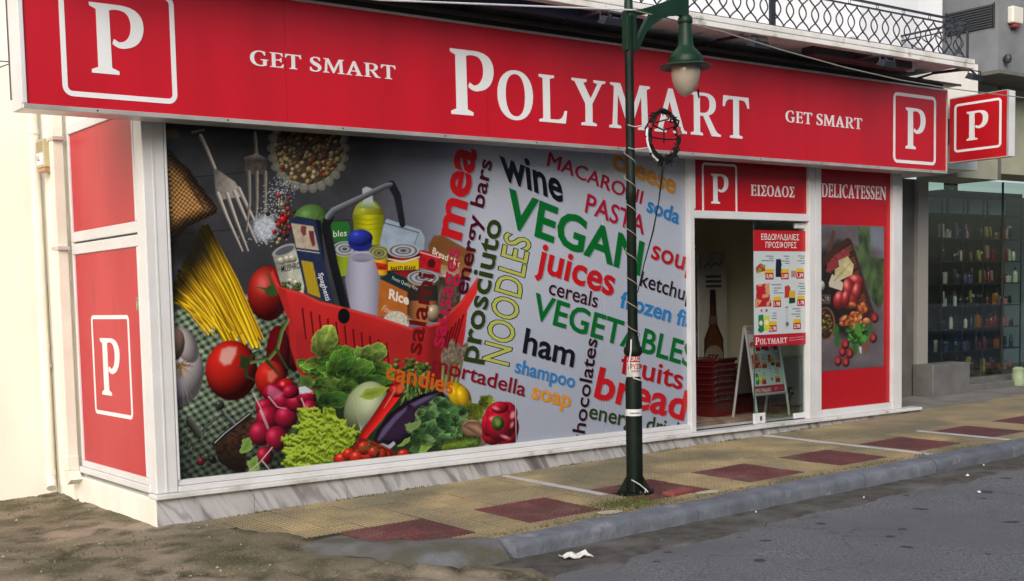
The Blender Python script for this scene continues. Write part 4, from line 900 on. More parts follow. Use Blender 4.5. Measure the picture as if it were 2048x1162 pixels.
    for P_, c0, c1 in ((((90, 190), (110, 110), (190, 68), (262, 82), (265, 170), (240, 260), (190, 310), (130, 280)), (128, 152, 64), (160, 184, 88)), (((40, 340), (60, 290), (130, 270), (210, 330), (180, 350), (100, 345)), (90, 130, 44), (140, 172, 78)),
                       (((255, 190), (420, 205), (450, 280), (360, 310), (280, 300)), (60, 96, 40), (110, 144, 70)), (((440, 205), (500, 180), (585, 250), (580, 330), (500, 340), (450, 290)), (92, 122, 48), (160, 180, 110)), (((570, 290), (630, 310), (590, 380), (540, 400)), (84, 122, 46), (124, 156, 70)),
                       (((195, 330), (235, 240), (268, 250), (260, 340), (225, 400), (200, 395)), (58, 98, 34), (104, 142, 62)), (((265, 330), (330, 270), (385, 290), (350, 360), (280, 400)), (44, 80, 28), (92, 132, 58)), (((340, 340), (430, 295), (505, 330), (490, 420), (420, 450), (360, 400)), (50, 86, 32), (96, 136, 60)),
                       (((90, 445), (140, 430), (210, 470), (345, 405), (368, 440), (340, 520), (240, 552), (130, 520)), (66, 104, 42), (136, 168, 88)), (((105, 470), (200, 545), (330, 530), (300, 610), (200, 620), (120, 560)), (40, 74, 28), (84, 122, 52)), (((350, 480), (430, 475), (410, 540), (300, 610), (270, 600)), (58, 94, 40), (110, 146, 68)),
                       (((500, 380), (620, 380), (680, 440), (600, 470), (450, 510), (470, 440)), (44, 78, 32), (84, 118, 52))):
        A.poly(z8(*P_), fn=gl(c0, c1, 2), wob=2, ws=9)
    for a, b_ in (((180, 300), (200, 100)), ((180, 300), (130, 140)), ((360, 400), (390, 300)), ((230, 390), (245, 260)), ((340, 360), (380, 280))): A.line(z8(a, b_), 2, .8, (150, 176, 104), alpha=.6)
    def leaf(c, r, an, col, rim=1.5):
        col = np.asarray(col, float); ca, sa = math.cos(math.radians(an)), math.sin(math.radians(an)); P_ = []
        for k in range(16):
            a = 2*math.pi*k/16; q = rnd.uniform(.82, 1.14)*(1+.12*math.cos(a)); u, v = r[0]*q*math.cos(a), r[1]*q*math.sin(a); P_.append((c[0]+u*ca-v*sa, c[1]+u*sa+v*ca))
        def fn(x, y, sd):
            u = ((x-c[0])*ca+(y-c[1])*sa)/r[0]; v = (-(x-c[0])*sa+(y-c[1])*ca)/r[1]
            b_ = .62+.34*u-.16*v+.5*(fbm(x, y, 7, 3, int(c[0]) % 9)-.5)
            vein = np.exp(-(v/.06)**2)*.20+.10*np.clip(np.sin((u*5-np.abs(v)*7)), 0, 1)**6
            return np.clip(col*np.clip(b_+vein+.30*sstep(2.6, .4, sd), .18, 1.5)[:, None], 0, 255)
        A.poly([(a+1.5, b_+3) for a, b_ in P_], (16, 28, 12), soft=5, alpha=.5); A.poly(P_, fn=fn, wob=2.2, ws=7, seed=int(c[1]) % 11)
    cx_, cy_ = z8((300, 380))[0]
    for k in range(46):
        t = k/45; an = rnd.uniform(-200, 20); q = (1-t)*78+6; c = (cx_+q*math.cos(math.radians(an))*1.05, cy_+q*math.sin(math.radians(an))*.62+10*(1-t))
        if c[1] > z8((0, 620))[0][1]: continue
        leaf(c, (rnd.uniform(15, 24)*(1-.35*t), rnd.uniform(10, 16)*(1-.3*t)), an+rnd.uniform(-30, 30), rnd.choice(((92, 136, 50), (70, 116, 40), (112, 152, 62), (58, 100, 36))))
    for q, r, an, c in (((175, 170), (34, 25), -70, (146, 172, 74)), ((90, 315), (20, 12), 170, (118, 156, 60)), ((520, 250), (30, 20), -30, (124, 158, 72)), ((600, 340), (20, 12), 20, (104, 146, 56)), ((215, 480), (40, 19), 8, (108, 146, 62)), ((340, 465), (26, 17), -30, (92, 132, 54)), ((235, 330), (26, 11), -75, (84, 128, 46)), ((410, 360), (30, 20), -25, (86, 128, 50)), ((320, 330), (24, 13), -40, (70, 114, 40)), ((230, 570), (32, 14), -10, (64, 104, 40)), ((510, 440), (36, 13), 5, (62, 100, 42))):
        leaf(z8(q)[0], r, an, c, 1.6)
    # white cabbage
    A.ball(z8((480, 640))[0], (42, 56), 25, (158, 172, 130), amb=.42, hl=.3, hp=(.1, -.2), hs=.5, soft=2); A.poly(z8((430, 560), (480, 500), (600, 478), (650, 490), (580, 560), (500, 580)), fn=gl((100, 130, 40), (150, 170, 70), 3), wob=2)
    for k in range(7): A.line(z8((440, 800), (380+k*35, 560+k*6)), 1.4, .7, (196, 204, 176), alpha=.5)
    # radishes
    for P_ in (((540, 870), (600, 840), (590, 930), (520, 950)), ((560, 1000), (620, 960), (640, 1040), (580, 1060)), ((580, 830), (640, 760), (650, 800))): A.poly(z6(*P_), fn=gl((78, 112, 44), (132, 164, 84), 5), wob=3)
    for q, r in (((720, 600), (24, 18)), ((670, 680), (20, 17)), ((770, 650), (21, 20)), ((690, 745), (25, 26)), ((790, 745), (23, 24)), ((855, 655), (22, 19)), ((910, 625), (20, 17)), ((930, 690), (16, 18)), ((645, 835), (24, 24)), ((740, 860), (23, 25)), ((670, 960), (16, 18)), ((820, 590), (18, 14))):
        A.ball(z6(q)[0], r, rnd.uniform(-20, 20), (166, 20, 54), amb=.25, hl=.22, hs=.3)
    A.poly(z6((690, 550), (730, 570), (780, 600), (720, 640), (680, 600)), (190, 120, 150), soft=4, alpha=.6)
    for q in (((600, 600), (640, 680), (690, 800)), ((690, 620), (740, 680), (790, 690)), ((880, 630), (900, 680), (960, 700), (962, 730)), ((710, 915), (640, 1000), (560, 1065)), ((650, 990), (700, 1050)), ((640, 700), (685, 810)), ((870, 590), (950, 600))): A.line(z6(*q), 2.6, 1.2, (206, 176, 182))
    A.poly(z6((862, 565), (900, 558), (950, 590), (870, 605)), (196, 206, 214))
    # frilly lettuce
    A.poly(z8((-80, 960), (-40, 860), (0, 800), (-10, 650), (40, 630), (90, 690), (150, 690), (180, 625), (250, 640), (270, 700), (330, 740), (350, 790), (395, 820), (400, 880), (360, 930), (300, 960), (240, 1000), (240, 1045), (100, 1075), (-20, 1090), (-100, 1090), (-130, 1030)), fn=leafy((78, 104, 14), (186, 212, 56), 11, 6, 7, .62), wob=5, ws=7, seed=3)
    A.poly(z8((-10, 655), (40, 640), (130, 700), (140, 800), (60, 850), (0, 790), (20, 720)), fn=lambda x, y, d: np.array([150, 178, 40.])*(.75+.4*fbm(x, y, 10, 3))[:, None], wob=4, ws=7, alpha=.8)
    for k in range(150):                            # curled frills
        q = (rnd.uniform(-110, 400), 645+(k/150)*430)
        if q[1] < 800-.55*(q[0]+60) and q[0] < 20: continue
        if q[0] > 250 and q[1] < 690+.7*(q[0]-250): continue
        if q[1] > 1085-.12*(q[0]+100) or (q[0] > 240 and q[1] > 970-.5*(q[0]-240)): continue
        c = z8(q)[0]; n_ = rnd.randint(4, 7); w_ = rnd.uniform(2.6, 4); sl2 = rnd.uniform(-.5, .5)
        W2 = [(c[0]+(m_-n_/2)*w_, c[1]+sl2*(m_-n_/2)*w_+rnd.uniform(-3.4, 3.4)) for m_ in range(n_)]
        A.line([(a, b_+3.2) for a, b_ in W2], 5, 4, (44, 66, 8), soft=3, alpha=.75); A.line(W2, 5.2, 4.2, rnd.choice(((134, 164, 34), (112, 146, 26), (150, 178, 48))), soft=2.2); A.line([(a, b_-1.6) for a, b_ in W2], 1.3, 1.0, (206, 224, 104), alpha=.85)
    # aubergine, chilli
    A.poly(z8((525, 905), (560, 800), (640, 690), (760, 600), (880, 540), (990, 515), (1040, 525), (1060, 560), (1000, 620), (920, 720), (830, 820), (740, 900), (620, 910)), fn=lambda x, y, d: np.array([38, 24, 44.])*(.45+.8*sstep(0, 20, d))[:, None])
    A.poly(z8((560, 870), (600, 790), (700, 680), (780, 625), (770, 660), (690, 740), (620, 830), (575, 880)), (104, 92, 132), soft=4, alpha=.8); A.poly(z8((800, 610), (900, 560), (1010, 530), (940, 575), (830, 630)), (112, 104, 144), soft=5, alpha=.75)
    A.line(z8((705, 505), (640, 600), (560, 710), (470, 830), (410, 925)), 27, 12, (190, 28, 26), tube=.35); A.ball(z8((702, 515))[0], (14, 13), 0, (196, 36, 30), hl=.3); A.line(z8((690, 510), (660, 560), (610, 640)), 4, 2, (226, 120, 104), alpha=.8); A.ell(z8((728, 500))[0], (7, 10), 20, (200, 90, 50), soft=4)
    # cauliflower-like green heads and cucumber
    A.poly(z8((755, 760), (830, 740), (870, 650), (930, 620), (960, 560), (1060, 560), (1110, 610), (1180, 620), (1220, 690), (1180, 740), (1190, 830), (1100, 860), (1000, 870), (960, 930), (860, 975), (780, 960), (870, 850), (790, 820)), fn=gl((46, 78, 42), (72, 106, 60), 6), wob=4)
    for P_, c0, c1 in ((((945, 600), (980, 560), (1060, 565), (1085, 600), (1000, 620)), (84, 112, 76), (116, 142, 100)), (((920, 660), (960, 612), (1040, 610), (1070, 650), (1060, 700), (980, 690)), (78, 116, 70), (116, 150, 98)), (((1070, 640), (1140, 620), (1170, 680), (1110, 730), (1075, 700)), (56, 100, 48), (90, 130, 72)), (((830, 690), (870, 640), (900, 660), (870, 720), (850, 730)), (90, 124, 84), (120, 150, 108)),
                       (((760, 760), (880, 725), (870, 770), (810, 815), (770, 800)), (84, 112, 66), (126, 150, 92)), (((935, 740), (990, 705), (1065, 720), (1075, 800), (1000, 830), (940, 790)), (54, 100, 50), (96, 140, 80)), (((890, 770), (930, 760), (960, 800), (1030, 790), (1075, 830), (1000, 860), (910, 800)), (70, 110, 54), (112, 148, 80)), (((880, 900), (930, 850), (970, 860), (960, 910), (900, 970), (862, 970)), (96, 132, 54), (140, 170, 84)), (((700, 920), (760, 860), (805, 845), (800, 880), (740, 920)), (90, 126, 48), (130, 160, 80)), (((1120, 760), (1165, 715), (1180, 740), (1140, 800)), (60, 100, 52), (96, 136, 74)), (((1160, 640), (1215, 670), (1220, 700), (1160, 720)), (84, 120, 74), (112, 146, 98))):
        A.poly(z8(*P_), fn=gl(c0, c1, 7), wob=2.5, ws=7)
    for k in range(60):
        q = (rnd.gauss(1000, 95), rnd.gauss(740, 85))
        if q[0]-1000 > 190 or q[1] > 930 or q[1] < 575 or q[0] < 800+.5*(740-q[1]): continue
        leaf(z8(q)[0], (rnd.uniform(8, 17), rnd.uniform(5, 10)), rnd.uniform(-80, 40), rnd.choice(((70, 112, 62), (88, 130, 76), (54, 92, 48), (104, 142, 84))), 1.5)
    A.ball(z8((1265, 800))[0], (26, 20), 25, (172, 132, 104), amb=.45, hl=.15); A.poly(z8((1180, 770), (1220, 735), (1300, 740), (1355, 800), (1365, 900), (1310, 920), (1310, 850), (1230, 800)), fn=lambda x, y, d: np.array([166, 128, 104.])*(.6+.5*sstep(0, 14, d))[:, None])
    A.poly(z8((1000, 900), (1060, 870), (1220, 840), (1290, 845), (1312, 880), (1300, 920), (1180, 945), (1010, 960)), fn=lambda x, y, d: np.array([104, 136, 48.])*(.45+.55*sstep(0, 14, d)+.35*(vnoise(x, y, 3.2, 4)-.5))[:, None])
    A.poly(z8((540, 905), (600, 895), (640, 910), (680, 880), (695, 900), (640, 950), (560, 930)), (170, 178, 190))
    # cherry tomatoes on the vine
    A.poly(z8((400, 930), (430, 850), (540, 880), (700, 960), (640, 1000), (480, 1010)), (116, 22, 18), soft=5)
    for q, r in (((310, 1010), (17, 13)), ((360, 975), (14, 13)), ((420, 1000), (17, 14)), ((505, 990), (18, 13)), ((470, 930), (14, 14)), ((620, 985), (15, 10)), ((590, 975), (12, 11)), ((755, 975), (13, 10)), ((540, 960), (12, 12))): A.ball(z8(q)[0], r, 0, (196, 44, 26), amb=.3, hl=.4, hs=.2)
    for k in range(16): A.line(z8((rnd.uniform(380, 560), rnd.uniform(860, 960)), (rnd.uniform(400, 640), rnd.uniform(880, 1000))), 1.6, 1, (104, 84, 40))
    # red bell pepper
    pr = (190, 16, 44)
    for q, r in (((1420, 700), (22, 26)), ((1500, 680), (22, 24)), ((1540, 780), (14, 26)), ((1500, 850), (22, 20)), ((1400, 830), (22, 22)), ((1365, 760), (13, 24)), ((1455, 760), (30, 34)), ((1450, 635), (18, 12))): A.ball(z8(q)[0], r, 0, pr, amb=.35, hl=.12)
    for q, r in (((1545, 690), (5, 8)), ((1400, 720), (7, 5)), ((1490, 850), (9, 3)), ((1540, 760), (3, 6)), ((1420, 640), (7, 3))): A.ell(z8(q)[0], r, 20, (232, 150, 160), soft=4, alpha=.9)
    A.ball(z8((1437, 750))[0], (13, 15), 0, (72, 104, 40), amb=.4, hl=.2); A.ell(z8((1437, 745))[0], (5, 7), 0, (120, 140, 66), soft=3)
bowl(A)
# edge of the film darkens where ink fades over paper grain
A.C *= (0.985+0.03*vnoise(A.X, A.Y, 2.0, 9))[:, None]
m_print = print_mat('window_print', .05, .42, .0)
poster = thing('window_poster', 'huge printed window film with a food basket, vegetables and grocery words', 'poster', (2.8, PY, .09))
lin = A.lin().reshape(GX.shape[0], GX.shape[1], 3)
seams = [U(q, 600, y=PY)[0] for q in (1027, 1208)]
edges = [-1]+seams+[99]
for k in range(3):
    sel = np.nonzero((gx > edges[k]+.0012) & (gx < edges[k+1]-.0012))[0]
    film('film_panel', m_print, poster, GX[sel], GZ[sel], PY, lin[sel].reshape(-1, 3))
part('glass_pane', mat('pane_painted_backlight', (.62, .66, .72), .4), shop, (.02, 5.58, .012, .022, .08, 2.85))  # opaque pane; its pale colour stands for backlight through the film seams

# words on the film
def w1(x, y): return (860+x*.2841, 270+y*.2841)
def w2(x, y): return (860+x*.2925, 560+y*.2925)
def w7(x, y): return (540+x*.3184, 350+y*.3184)
def w8(x, y): return (600+x*.2754, 640+y*.2754)
CLX, CLZ0, CLZ1 = 5.573, .092, 2.84
wm_cache = {}
def ink(c, rough=.08):
    k = tuple(c)
    if k not in wm_cache:
        m = mat('ink_%d_%d_%d' % k, tuple(srgb(c)*PRK), rough, spec=.4); wm_cache[k] = m
    return wm_cache[k]
def clip_mesh(me, y):
    bm = bmesh.new(); bm.from_mesh(me)
    for co, no in (((CLX, 0, 0), (1, 0, 0)), ((0, 0, CLZ0), (0, 0, -1)), ((0, 0, CLZ1), (0, 0, 1)), ((.022, 0, 0), (-1, 0, 0))):
        bmesh.ops.bisect_plane(bm, geom=bm.verts[:]+bm.edges[:]+bm.faces[:], plane_co=co, plane_no=no, clear_outer=True)
    bm.to_mesh(me); bm.free()
wy_ = [0.0]
def plane_word(parent, s, Z, BL, BR, OFF, m, ref='x', prefix=None, y=PY-.0012, bold=.022, shadow=None, outline=None, name='printed_word', do_clip=True, sx=0, sz=0):
    bold *= .85; V, F_ = font_mesh(s, bold); pv, _ = font_mesh(prefix or s, bold)
    x0, x1 = pv[:, 0].min(), pv[:, 0].max(); h = ref_h({'x': 'x', 'c': 'H', 'a': 'h'}[ref], bold)
    p0 = U(*Z(*BL), y=y); p1 = U(*Z(*BR), y=y); p2 = U(*Z(BL[0]+OFF[0], BL[1]+OFF[1]), y=y)
    ex, ez = p1-p0, p2-p0
    def mk(V, F_, yy, mm, dx, dz, nm):
        Q = p0[None]+((V[:, 0]-x0)/(x1-x0))[:, None]*ex+(V[:, 1]/h)[:, None]*ez
        Q[:, 1] = yy; Q[:, 0] += dx; Q[:, 2] += dz
        Q2 = []; F3 = []
        for fi, fc in enumerate(F_):                # letters are cut from separate slips of film, a hair apart
            n0 = len(Q2); Q2 += [(Q[i, 0], yy-(fi % 12)*2.5e-5, Q[i, 2]) for i in fc]; F3.append(tuple(range(n0, n0+len(fc))))
        me = bpy.data.meshes.new(nm); me.from_pydata(Q2, [], F3)
        if do_clip: clip_mesh(me, yy)
        w = wloc(parent); me.transform(Matrix.Translation(-w)); me.materials.append(mm)
        o = bpy.data.objects.new(nm, me); COL.objects.link(o); o.parent = parent; return o
    if shadow: mk(V, F_, y+.0004, shadow, .012, -.009, 'printed_word_shadow')
    if outline:
        V2, F2 = font_mesh(s, bold+.026); mk(V2, F2, y+.0003, outline, 0, 0, 'printed_word_outline')
    if s == 'MACARONI': mk(V, F_, y-.0005, m, .011, .002, 'printed_word_weight')
    return mk(V, F_, y, m, 0, 0, name)
def shade_mat(name, k):
    m = bpy.data.materials.new(name); m.use_nodes = True; N = m.node_tree.nodes; b = N['Principled BSDF']; b.inputs['Base Color'].default_value = (.035, .04, .055, 1)
    b.inputs['Alpha'].default_value = k; b.inputs['Roughness'].default_value = .4; return m
SH = shade_mat('ink_shadow', .30)
RED, DRED, CRIM, GRN, DGR, BLU, ORG, BLK, PUR = (190, 26, 34), (124, 18, 34), (168, 26, 58), (10, 104, 44), (44, 62, 20), (42, 124, 190), (212, 140, 30), (20, 24, 32), (74, 14, 34)
for a in (('mea', w1, (212, 745), (325, 108), (-137, -42), RED, 'x', None, .035), ('energy bars', w1, (258, 1130), (438, 185), (-64, -16), PUR, 'x', None, .022), ('wine', w1, (503, 302), (940, 474), (-16, -158), BLK, 'x', None, .03),
          ('MACARONI', w1, (820, 215), (1484, 487), (18, -95), CRIM, 'c', None, .0), ('cheese', w1, (1280, 226), (1722, 414), (14, -92), ORG, 'x', None, .03), ('PASTA', w1, (1088, 540), (1505, 702), (22, -130), CRIM, 'c', None, .018),
          ('soda', w1, (1522, 535), (1748, 627), (14, -70), BLU, 'x', None, .03), ('VEGAN', w1, (518, 622), (1478, 985), (38, -250), GRN, 'c', None, .03), ('juices', w1, (742, 945), (1287, 1132), (26, -134), RED, 'x', None, .03),
          ('soup', w1, (1553, 864), (1785, 950), (18, -92), (176, 26, 34), 'x', 'sou', .02), ('ketchup', w1, (1475, 1060), (1786, 1165), (12, -70), (40, 16, 26), 'x', 'ketchu', .012), ('frozen fish', w2, (1293, 182), (1738, 316), (14, -74), BLU, 'x', 'frozen fi', .03),
          ('cereals', w2, (808, 94), (1142, 190), (10, -68), (58, 12, 26), 'x', None, .012), ('VEGETABLES', w2, (690, 257), (1712, 572), (33, -172), GRN, 'c', 'VEGETABLE', .022), ('ham', w2, (632, 492), (980, 594), (26, -167), BLK, 'a', None, .025),
          ('shampoo', w2, (578, 630), (986, 738), (10, -64), BLU, 'x', None, .022), ('mortadella', w2, (8, 614), (648, 797), (12, -70), DRED, 'x', None, .018), ('soap', w2, (690, 806), (956, 872), (12, -74), ORG, 'x', None, .025),
          ('candies', w8, (620, 425), (1108, 538), (12, -84), (196, 96, 24), 'x', None, .02), ('chocolates', w2, (1046, 1130), (1145, 408), (-56, -10), (46, 18, 30), 'x', None, .018), ('bread', w2, (1118, 800), (1614, 926), (30, -140), RED, 'x', 'brea', .03),
          ('fruits', w2, (1297, 632), (1722, 750), (14, -96), (168, 18, 28), 'x', None, .018), ('energy drinks', w2, (1083, 945), (1606, 1058), (10, -72), DGR, 'x', 'energy dri', .018),
          ('prosciuto', lambda x, y: (x, y), (954, 727), (1004, 443), (-27, -5), DGR, 'x', None, .022), ('salami', w7, (945, 1130), (1030, 625), (-68, -10), (96, 22, 22), 'x', None, .022), ('sausages', w7, (1088, 1085), (1195, 465), (-62, -9), (172, 30, 70), 'x', None, .018)):
    s, Z, BL, BR, OFF, c, ref, pre, bold = a
    plane_word(poster, s, Z, BL, BR, OFF, ink(c), ref, pre, bold=bold, shadow=None if s in ('salami', 'sausages', 'candies') else SH)
plane_word(poster, 'NOODLES', lambda x, y: (x, y), (1017, 732), (1062, 480), (-52, -13), ink((176, 184, 92)), 'c', bold=.005, outline=ink((24, 26, 12)))
# small print on the packs
for s, Z, BL, BR, OFF, c, ref, bold in (('BAKED BEANS', w7, (758, 605), (915, 600), (0, -30), (24, 22, 18), 'c', .03), ('Rice', w7, (745, 775), (870, 815), (4, -42), (222, 214, 200), 'x', .04), ('Finest Quality', w7, (700, 850), (885, 930), (12, -22), (206, 190, 170), 'x', .0), ('Finest Quality Rice', w7, (765, 655), (925, 725), (4, -14), (190, 196, 196), 'x', .0),
                              ('MUSHRO', w7, (72, 612), (190, 585), (-2, -40), (40, 34, 28), 'c', .02), ('Spaghetti', w7, (302, 618), (352, 790), (20, -4), (206, 208, 214), 'x', .02), ('Bread Mix', w7, (1018, 492), (1190, 580), (6, -26), (222, 208, 190), 'x', .02), ('bles', w7, (398, 390), (482, 382), (0, -26), (206, 220, 206), 'x', .0), ('MIXED', w7, (680, 600), (740, 588), (0, -24), (110, 20, 16), 'c', .0)):
    plane_word(poster, s, Z, BL, BR, OFF, ink(c), ref, bold=bold, name='pack_lettering', y=PY-.0008)

# ------------------------------------------------------------------ delicatessen photograph
dx = [U(q, 600, y=-.012)[0] for q in (1641.5, 1767.5)]
gx2 = np.linspace(dx[0], dx[1], 150); z_b, z_t = U(1705, 738, y=-.012)[2], U(1705, 451, y=-.012)[2]
zb_ = .36
GX2, GZ2, D = painter_on(gx2, np.linspace(z_b, z_t, 300), -.012)
q6 = lambda *p: [(1630+x*.2838, 430+y*.284) for x, y in p]
n = fbm(D.X, D.Y, 30, 5, 3); D.C[:] = np.stack([74+52*n, 68+50*n, 72+52*n], -1)
D.poly(q6((380, 75), (495, 75), (495, 250), (400, 230)), (128, 138, 154), soft=14, alpha=.7)
D.poly(q6((30, 260), (160, 180), (300, 240), (380, 640), (300, 900), (120, 820), (30, 700)), (34, 28, 26), soft=18)
D.line(q6((95, 270), (130, 120)), 9, 7, (84, 60, 46)); D.line(q6((45, 335), (230, 190), (300, 420), (390, 700), (290, 830)), 16, 16, (64, 38, 28))
for k in range(26):
    t = k/26; x = 240+t*140; y = 200+t*520; D.line(q6((x-60, y+40), (x+6, y)), 4, 4, rnd.choice(((110, 64, 42), (54, 30, 22))))
D.poly(q6((85, 340), (150, 270), (230, 225), (245, 290), (200, 320), (110, 410), (80, 400)), fn=lambda x, y, d: np.array([140, 54, 58.])*(.6+.7*fbm(x, y, 3, 3))[:, None], wob=2)
grn = lambda x, y, d: np.array([72, 90, 56.])*(.45+1.0*fbm(x*1.3, y*.6, 11, 3, 4))[:, None]
D.poly(q6((300, 80), (330, 90), (350, 130), (370, 210), (375, 290), (340, 300), (310, 260)), fn=grn); D.poly(q6((340, 80), (385, 80), (395, 280), (370, 290), (365, 200)), fn=grn)
D.poly(q6((265, 210), (330, 290), (420, 300), (495, 310), (492, 420), (400, 400), (320, 360)), fn=grn); D.poly(q6((320, 330), (420, 380), (495, 430), (490, 580), (455, 665), (400, 600), (350, 470)), fn=grn)
ch = lambda x, y, d: np.array([206, 196, 148.])*(.82+.3*fbm(x, y, 9, 2))[:, None]
D.poly(q6((165, 320), (230, 290), (272, 350), (262, 420), (135, 480), (140, 380), (170, 365)), fn=ch); D.poly(q6((120, 415), (200, 480), (190, 535), (100, 505), (95, 480)), (196, 192, 170)); D.line(q6((135, 465), (255, 330)), 1.2, .8, (120, 104, 66)); D.ball(q6((48, 495))[0], (6, 9), 0, (206, 206, 200), amb=.6)
for q, r, an in (((285, 470), (17, 14), 20), ((240, 520), (12, 22), -10), ((290, 550), (10, 22), 10), ((170, 600), (12, 19), 10), ((245, 610), (18, 16), 0), ((215, 590), (9, 18), 10)): D.ball(q6(q)[0], r, an, (164, 44, 44), amb=.5, hl=.45, hs=.4)
for k in range(22): D.ball(q6((rnd.uniform(195, 365), rnd.uniform(620, 800)))[0], (rnd.uniform(5, 10), rnd.uniform(4, 8)), rnd.uniform(0, 180), rnd.choice(((206, 116, 62), (196, 100, 54), (218, 140, 84))), amb=.5, hl=.2)
D.ell(q6((75, 765))[0], (19, 33), 0, (120, 84, 58)); D.ell(q6((73, 765))[0], (16, 30), 0, (48, 36, 26))
for k in range(34):
    a, q = rnd.uniform(0, 6.3), math.sqrt(rnd.random())*.85; D.ball(q6((73, 765))[0] if False else (q6((73, 765))[0][0]+15*q*math.cos(a), q6((73, 765))[0][1]+28*q*math.sin(a)), (3.4, 4.2), rnd.uniform(0, 90), rnd.choice(((126, 116, 52), (150, 134, 62), (110, 44, 40))), hl=.4)
D.poly(q6((32, 560), (110, 560), (108, 625), (32, 625)), (92, 70, 54)); D.poly(q6((36, 575), (104, 572), (104, 605), (36, 605)), (26, 26, 26))
for k in range(20): D.ell(q6((rnd.uniform(40, 100), rnd.uniform(578, 602)))[0], (1.3, 1.3), 0, (150, 150, 146))
for k in range(34): D.ball(q6((rnd.gauss(290, 36), rnd.gauss(845, 34)))[0], (rnd.uniform(4, 9), rnd.uniform(3, 6)), rnd.uniform(0, 180), rnd.choice(((62, 122, 40), (84, 146, 56), (36, 74, 28))), amb=.5, hl=.15)
D.poly(q6((280, 830), (282, 770), (300, 755), (325, 790), (315, 860)), (70, 140, 52)); D.poly(q6((320, 860), (350, 840), (370, 870), (345, 900)), (84, 150, 60))
for q in ((155, 890), (150, 810), (280, 945), (390, 800)): D.ell(q6(q)[0], (5, 12), 0, (52, 100, 44), soft=2)
for q in ((193, 962), (245, 975), (162, 1028), (217, 1035), (420, 725), (410, 865), (215, 910)): D.ball(q6(q)[0], (7.6, 10.5), 0, (150, 36, 40), amb=.4, hl=.0); D.ell(q6(q)[0], (3.6, 5), 0, (196, 96, 88), soft=2, alpha=.6)
for k in range(5): D.line(q6((335+k*12, 920-k*6), (350+k*8, 975-k*12)), 2.5, 2.5, (128, 76, 54))
D.line(q6((318, 935), (322, 970)), 5, 3, (206, 206, 206))
film('food_photo', print_mat('food_print', .3, .5, .3), dp, GX2, GZ2, -.0135, D.lin())

# ------------------------------------------------------------------ offers poster on the door glass
oy = -.004
ox0, ox1 = U(1507.5, 580, y=oy)[0], U(1613, 580, y=oy)[0]; oz0, oz1 = U(1560, 691, y=oy)[2], U(1560, 461, y=oy)[2]
def offers(X, Y, x0, y0, x1, y1, head=True):       # paints in the sheet's own 0..480 x 0..1030 units
    O = Painter((X-x0)/(x1-x0)*480, (Y-y0)/(y1-y0)*1030)
    O.C[:] = (196, 208, 212)
    if head: O.poly([(-5, -5), (485, -5), (485, 185), (-5, 185)], (186, 20, 34), soft=3)
    O.poly([(-5, 925), (485, 925), (485, 1035), (-5, 1035)], (176, 20, 44), soft=3)
    def price(x, y): O.poly([(x, y), (x+72, y), (x+72, y+34), (x, y+34)], (216, 180, 20)); O.poly([(x, y+32), (x+72, y+32), (x+72, y+92), (x, y+92)], (172, 14, 26))
    for x, y in ((104, 345), (243, 345), (384, 340), (172, 592), (392, 588), (132, 812), (355, 800)): price(x, y)
    O.poly([(18, 330), (60, 292), (104, 310), (100, 400), (30, 420)], fn=lambda x, y, d: np.where((fbm(x, y, 26, 2, 3) > .5)[:, None], np.array([176, 40, 38.]), np.array([120, 150, 60.]))); O.poly([(26, 380), (100, 360), (100, 400), (30, 420)], (200, 196, 190))
    O.poly([(198, 255), (244, 255), (250, 300), (242, 415), (196, 415)], (26, 30, 44)); O.poly([(335, 270), (382, 270), (380, 420), (338, 420)], fn=lambda x, y, d: np.stack([206-30*(y > 360), 206-80*(y > 360), 200-80*(y > 360)], -1))
    O.poly([(20, 480), (140, 468), (142, 600), (156, 620), (156, 676), (8, 680), (14, 610), (22, 600)], fn=lambda x, y, d: np.where((fbm(x, y, 36, 2, 5) > .52)[:, None], np.array([206, 150, 110.]), np.array([180, 30, 40.])))
    O.poly([(278, 500), (310, 488), (330, 510), (325, 600), (275, 604)], (186, 50, 44)); O.poly([(318, 540), (374, 540), (374, 652), (316, 655)], fn=lambda x, y, d: np.where((y < 605)[:, None], np.array([206, 168, 40.]), np.array([26, 60, 40.])))
    O.poly([(40, 750), (84, 745), (90, 890), (60, 900), (38, 840)], (36, 120, 66)); O.poly([(90, 760), (134, 756), (140, 888), (92, 892)], (196, 206, 50)); O.ell((62, 880), (26, 26), 0, (30, 110, 76)); O.ell((112, 815), (20, 24), 0, (226, 224, 150)); O.ell((62, 820), (16, 22), 0, (206, 216, 200))
    O.poly([(60, 700), (74, 700), (72, 724), (60, 722)], (150, 30, 50)); O.poly([(104, 700), (122, 700), (118, 724), (104, 722)], (150, 30, 50))
    O.line([(296, 690), (296, 870)], 20, 30, (186, 192, 194)); O.ell((300, 840), (16, 20), 0, (60, 64, 70), alpha=.7); O.line([(285, 690), (305, 686)], 8, 8, (50, 56, 60))
    for x, y, w_ in ((110, 228, 64), (140, 248, 34), (72, 268, 104), (272, 228, 44), (290, 250, 20), (256, 272, 62), (284, 292, 34), (402, 226, 60), (424, 246, 34), (398, 270, 66), (430, 292, 34), (160, 482, 84), (180, 512, 66), (180, 536, 30), (178, 556, 84), (412, 476, 44), (402, 500, 58), (424, 520, 40), (410, 548, 56), (402, 570, 60), (170, 736, 28), (168, 760, 30), (164, 782, 36), (352, 704, 66), (380, 726, 40), (342, 752, 76), (382, 774, 38)):
        O.line([(x, y), (x+w_, y+2)], 8, 8, (104, 112, 124), soft=4)
    for x, y, w_ in ((318, 968, 134), (318, 990, 140)): O.line([(x, y), (x+w_, y-6)], 4, 4, (220, 190, 196), soft=3)
    return O
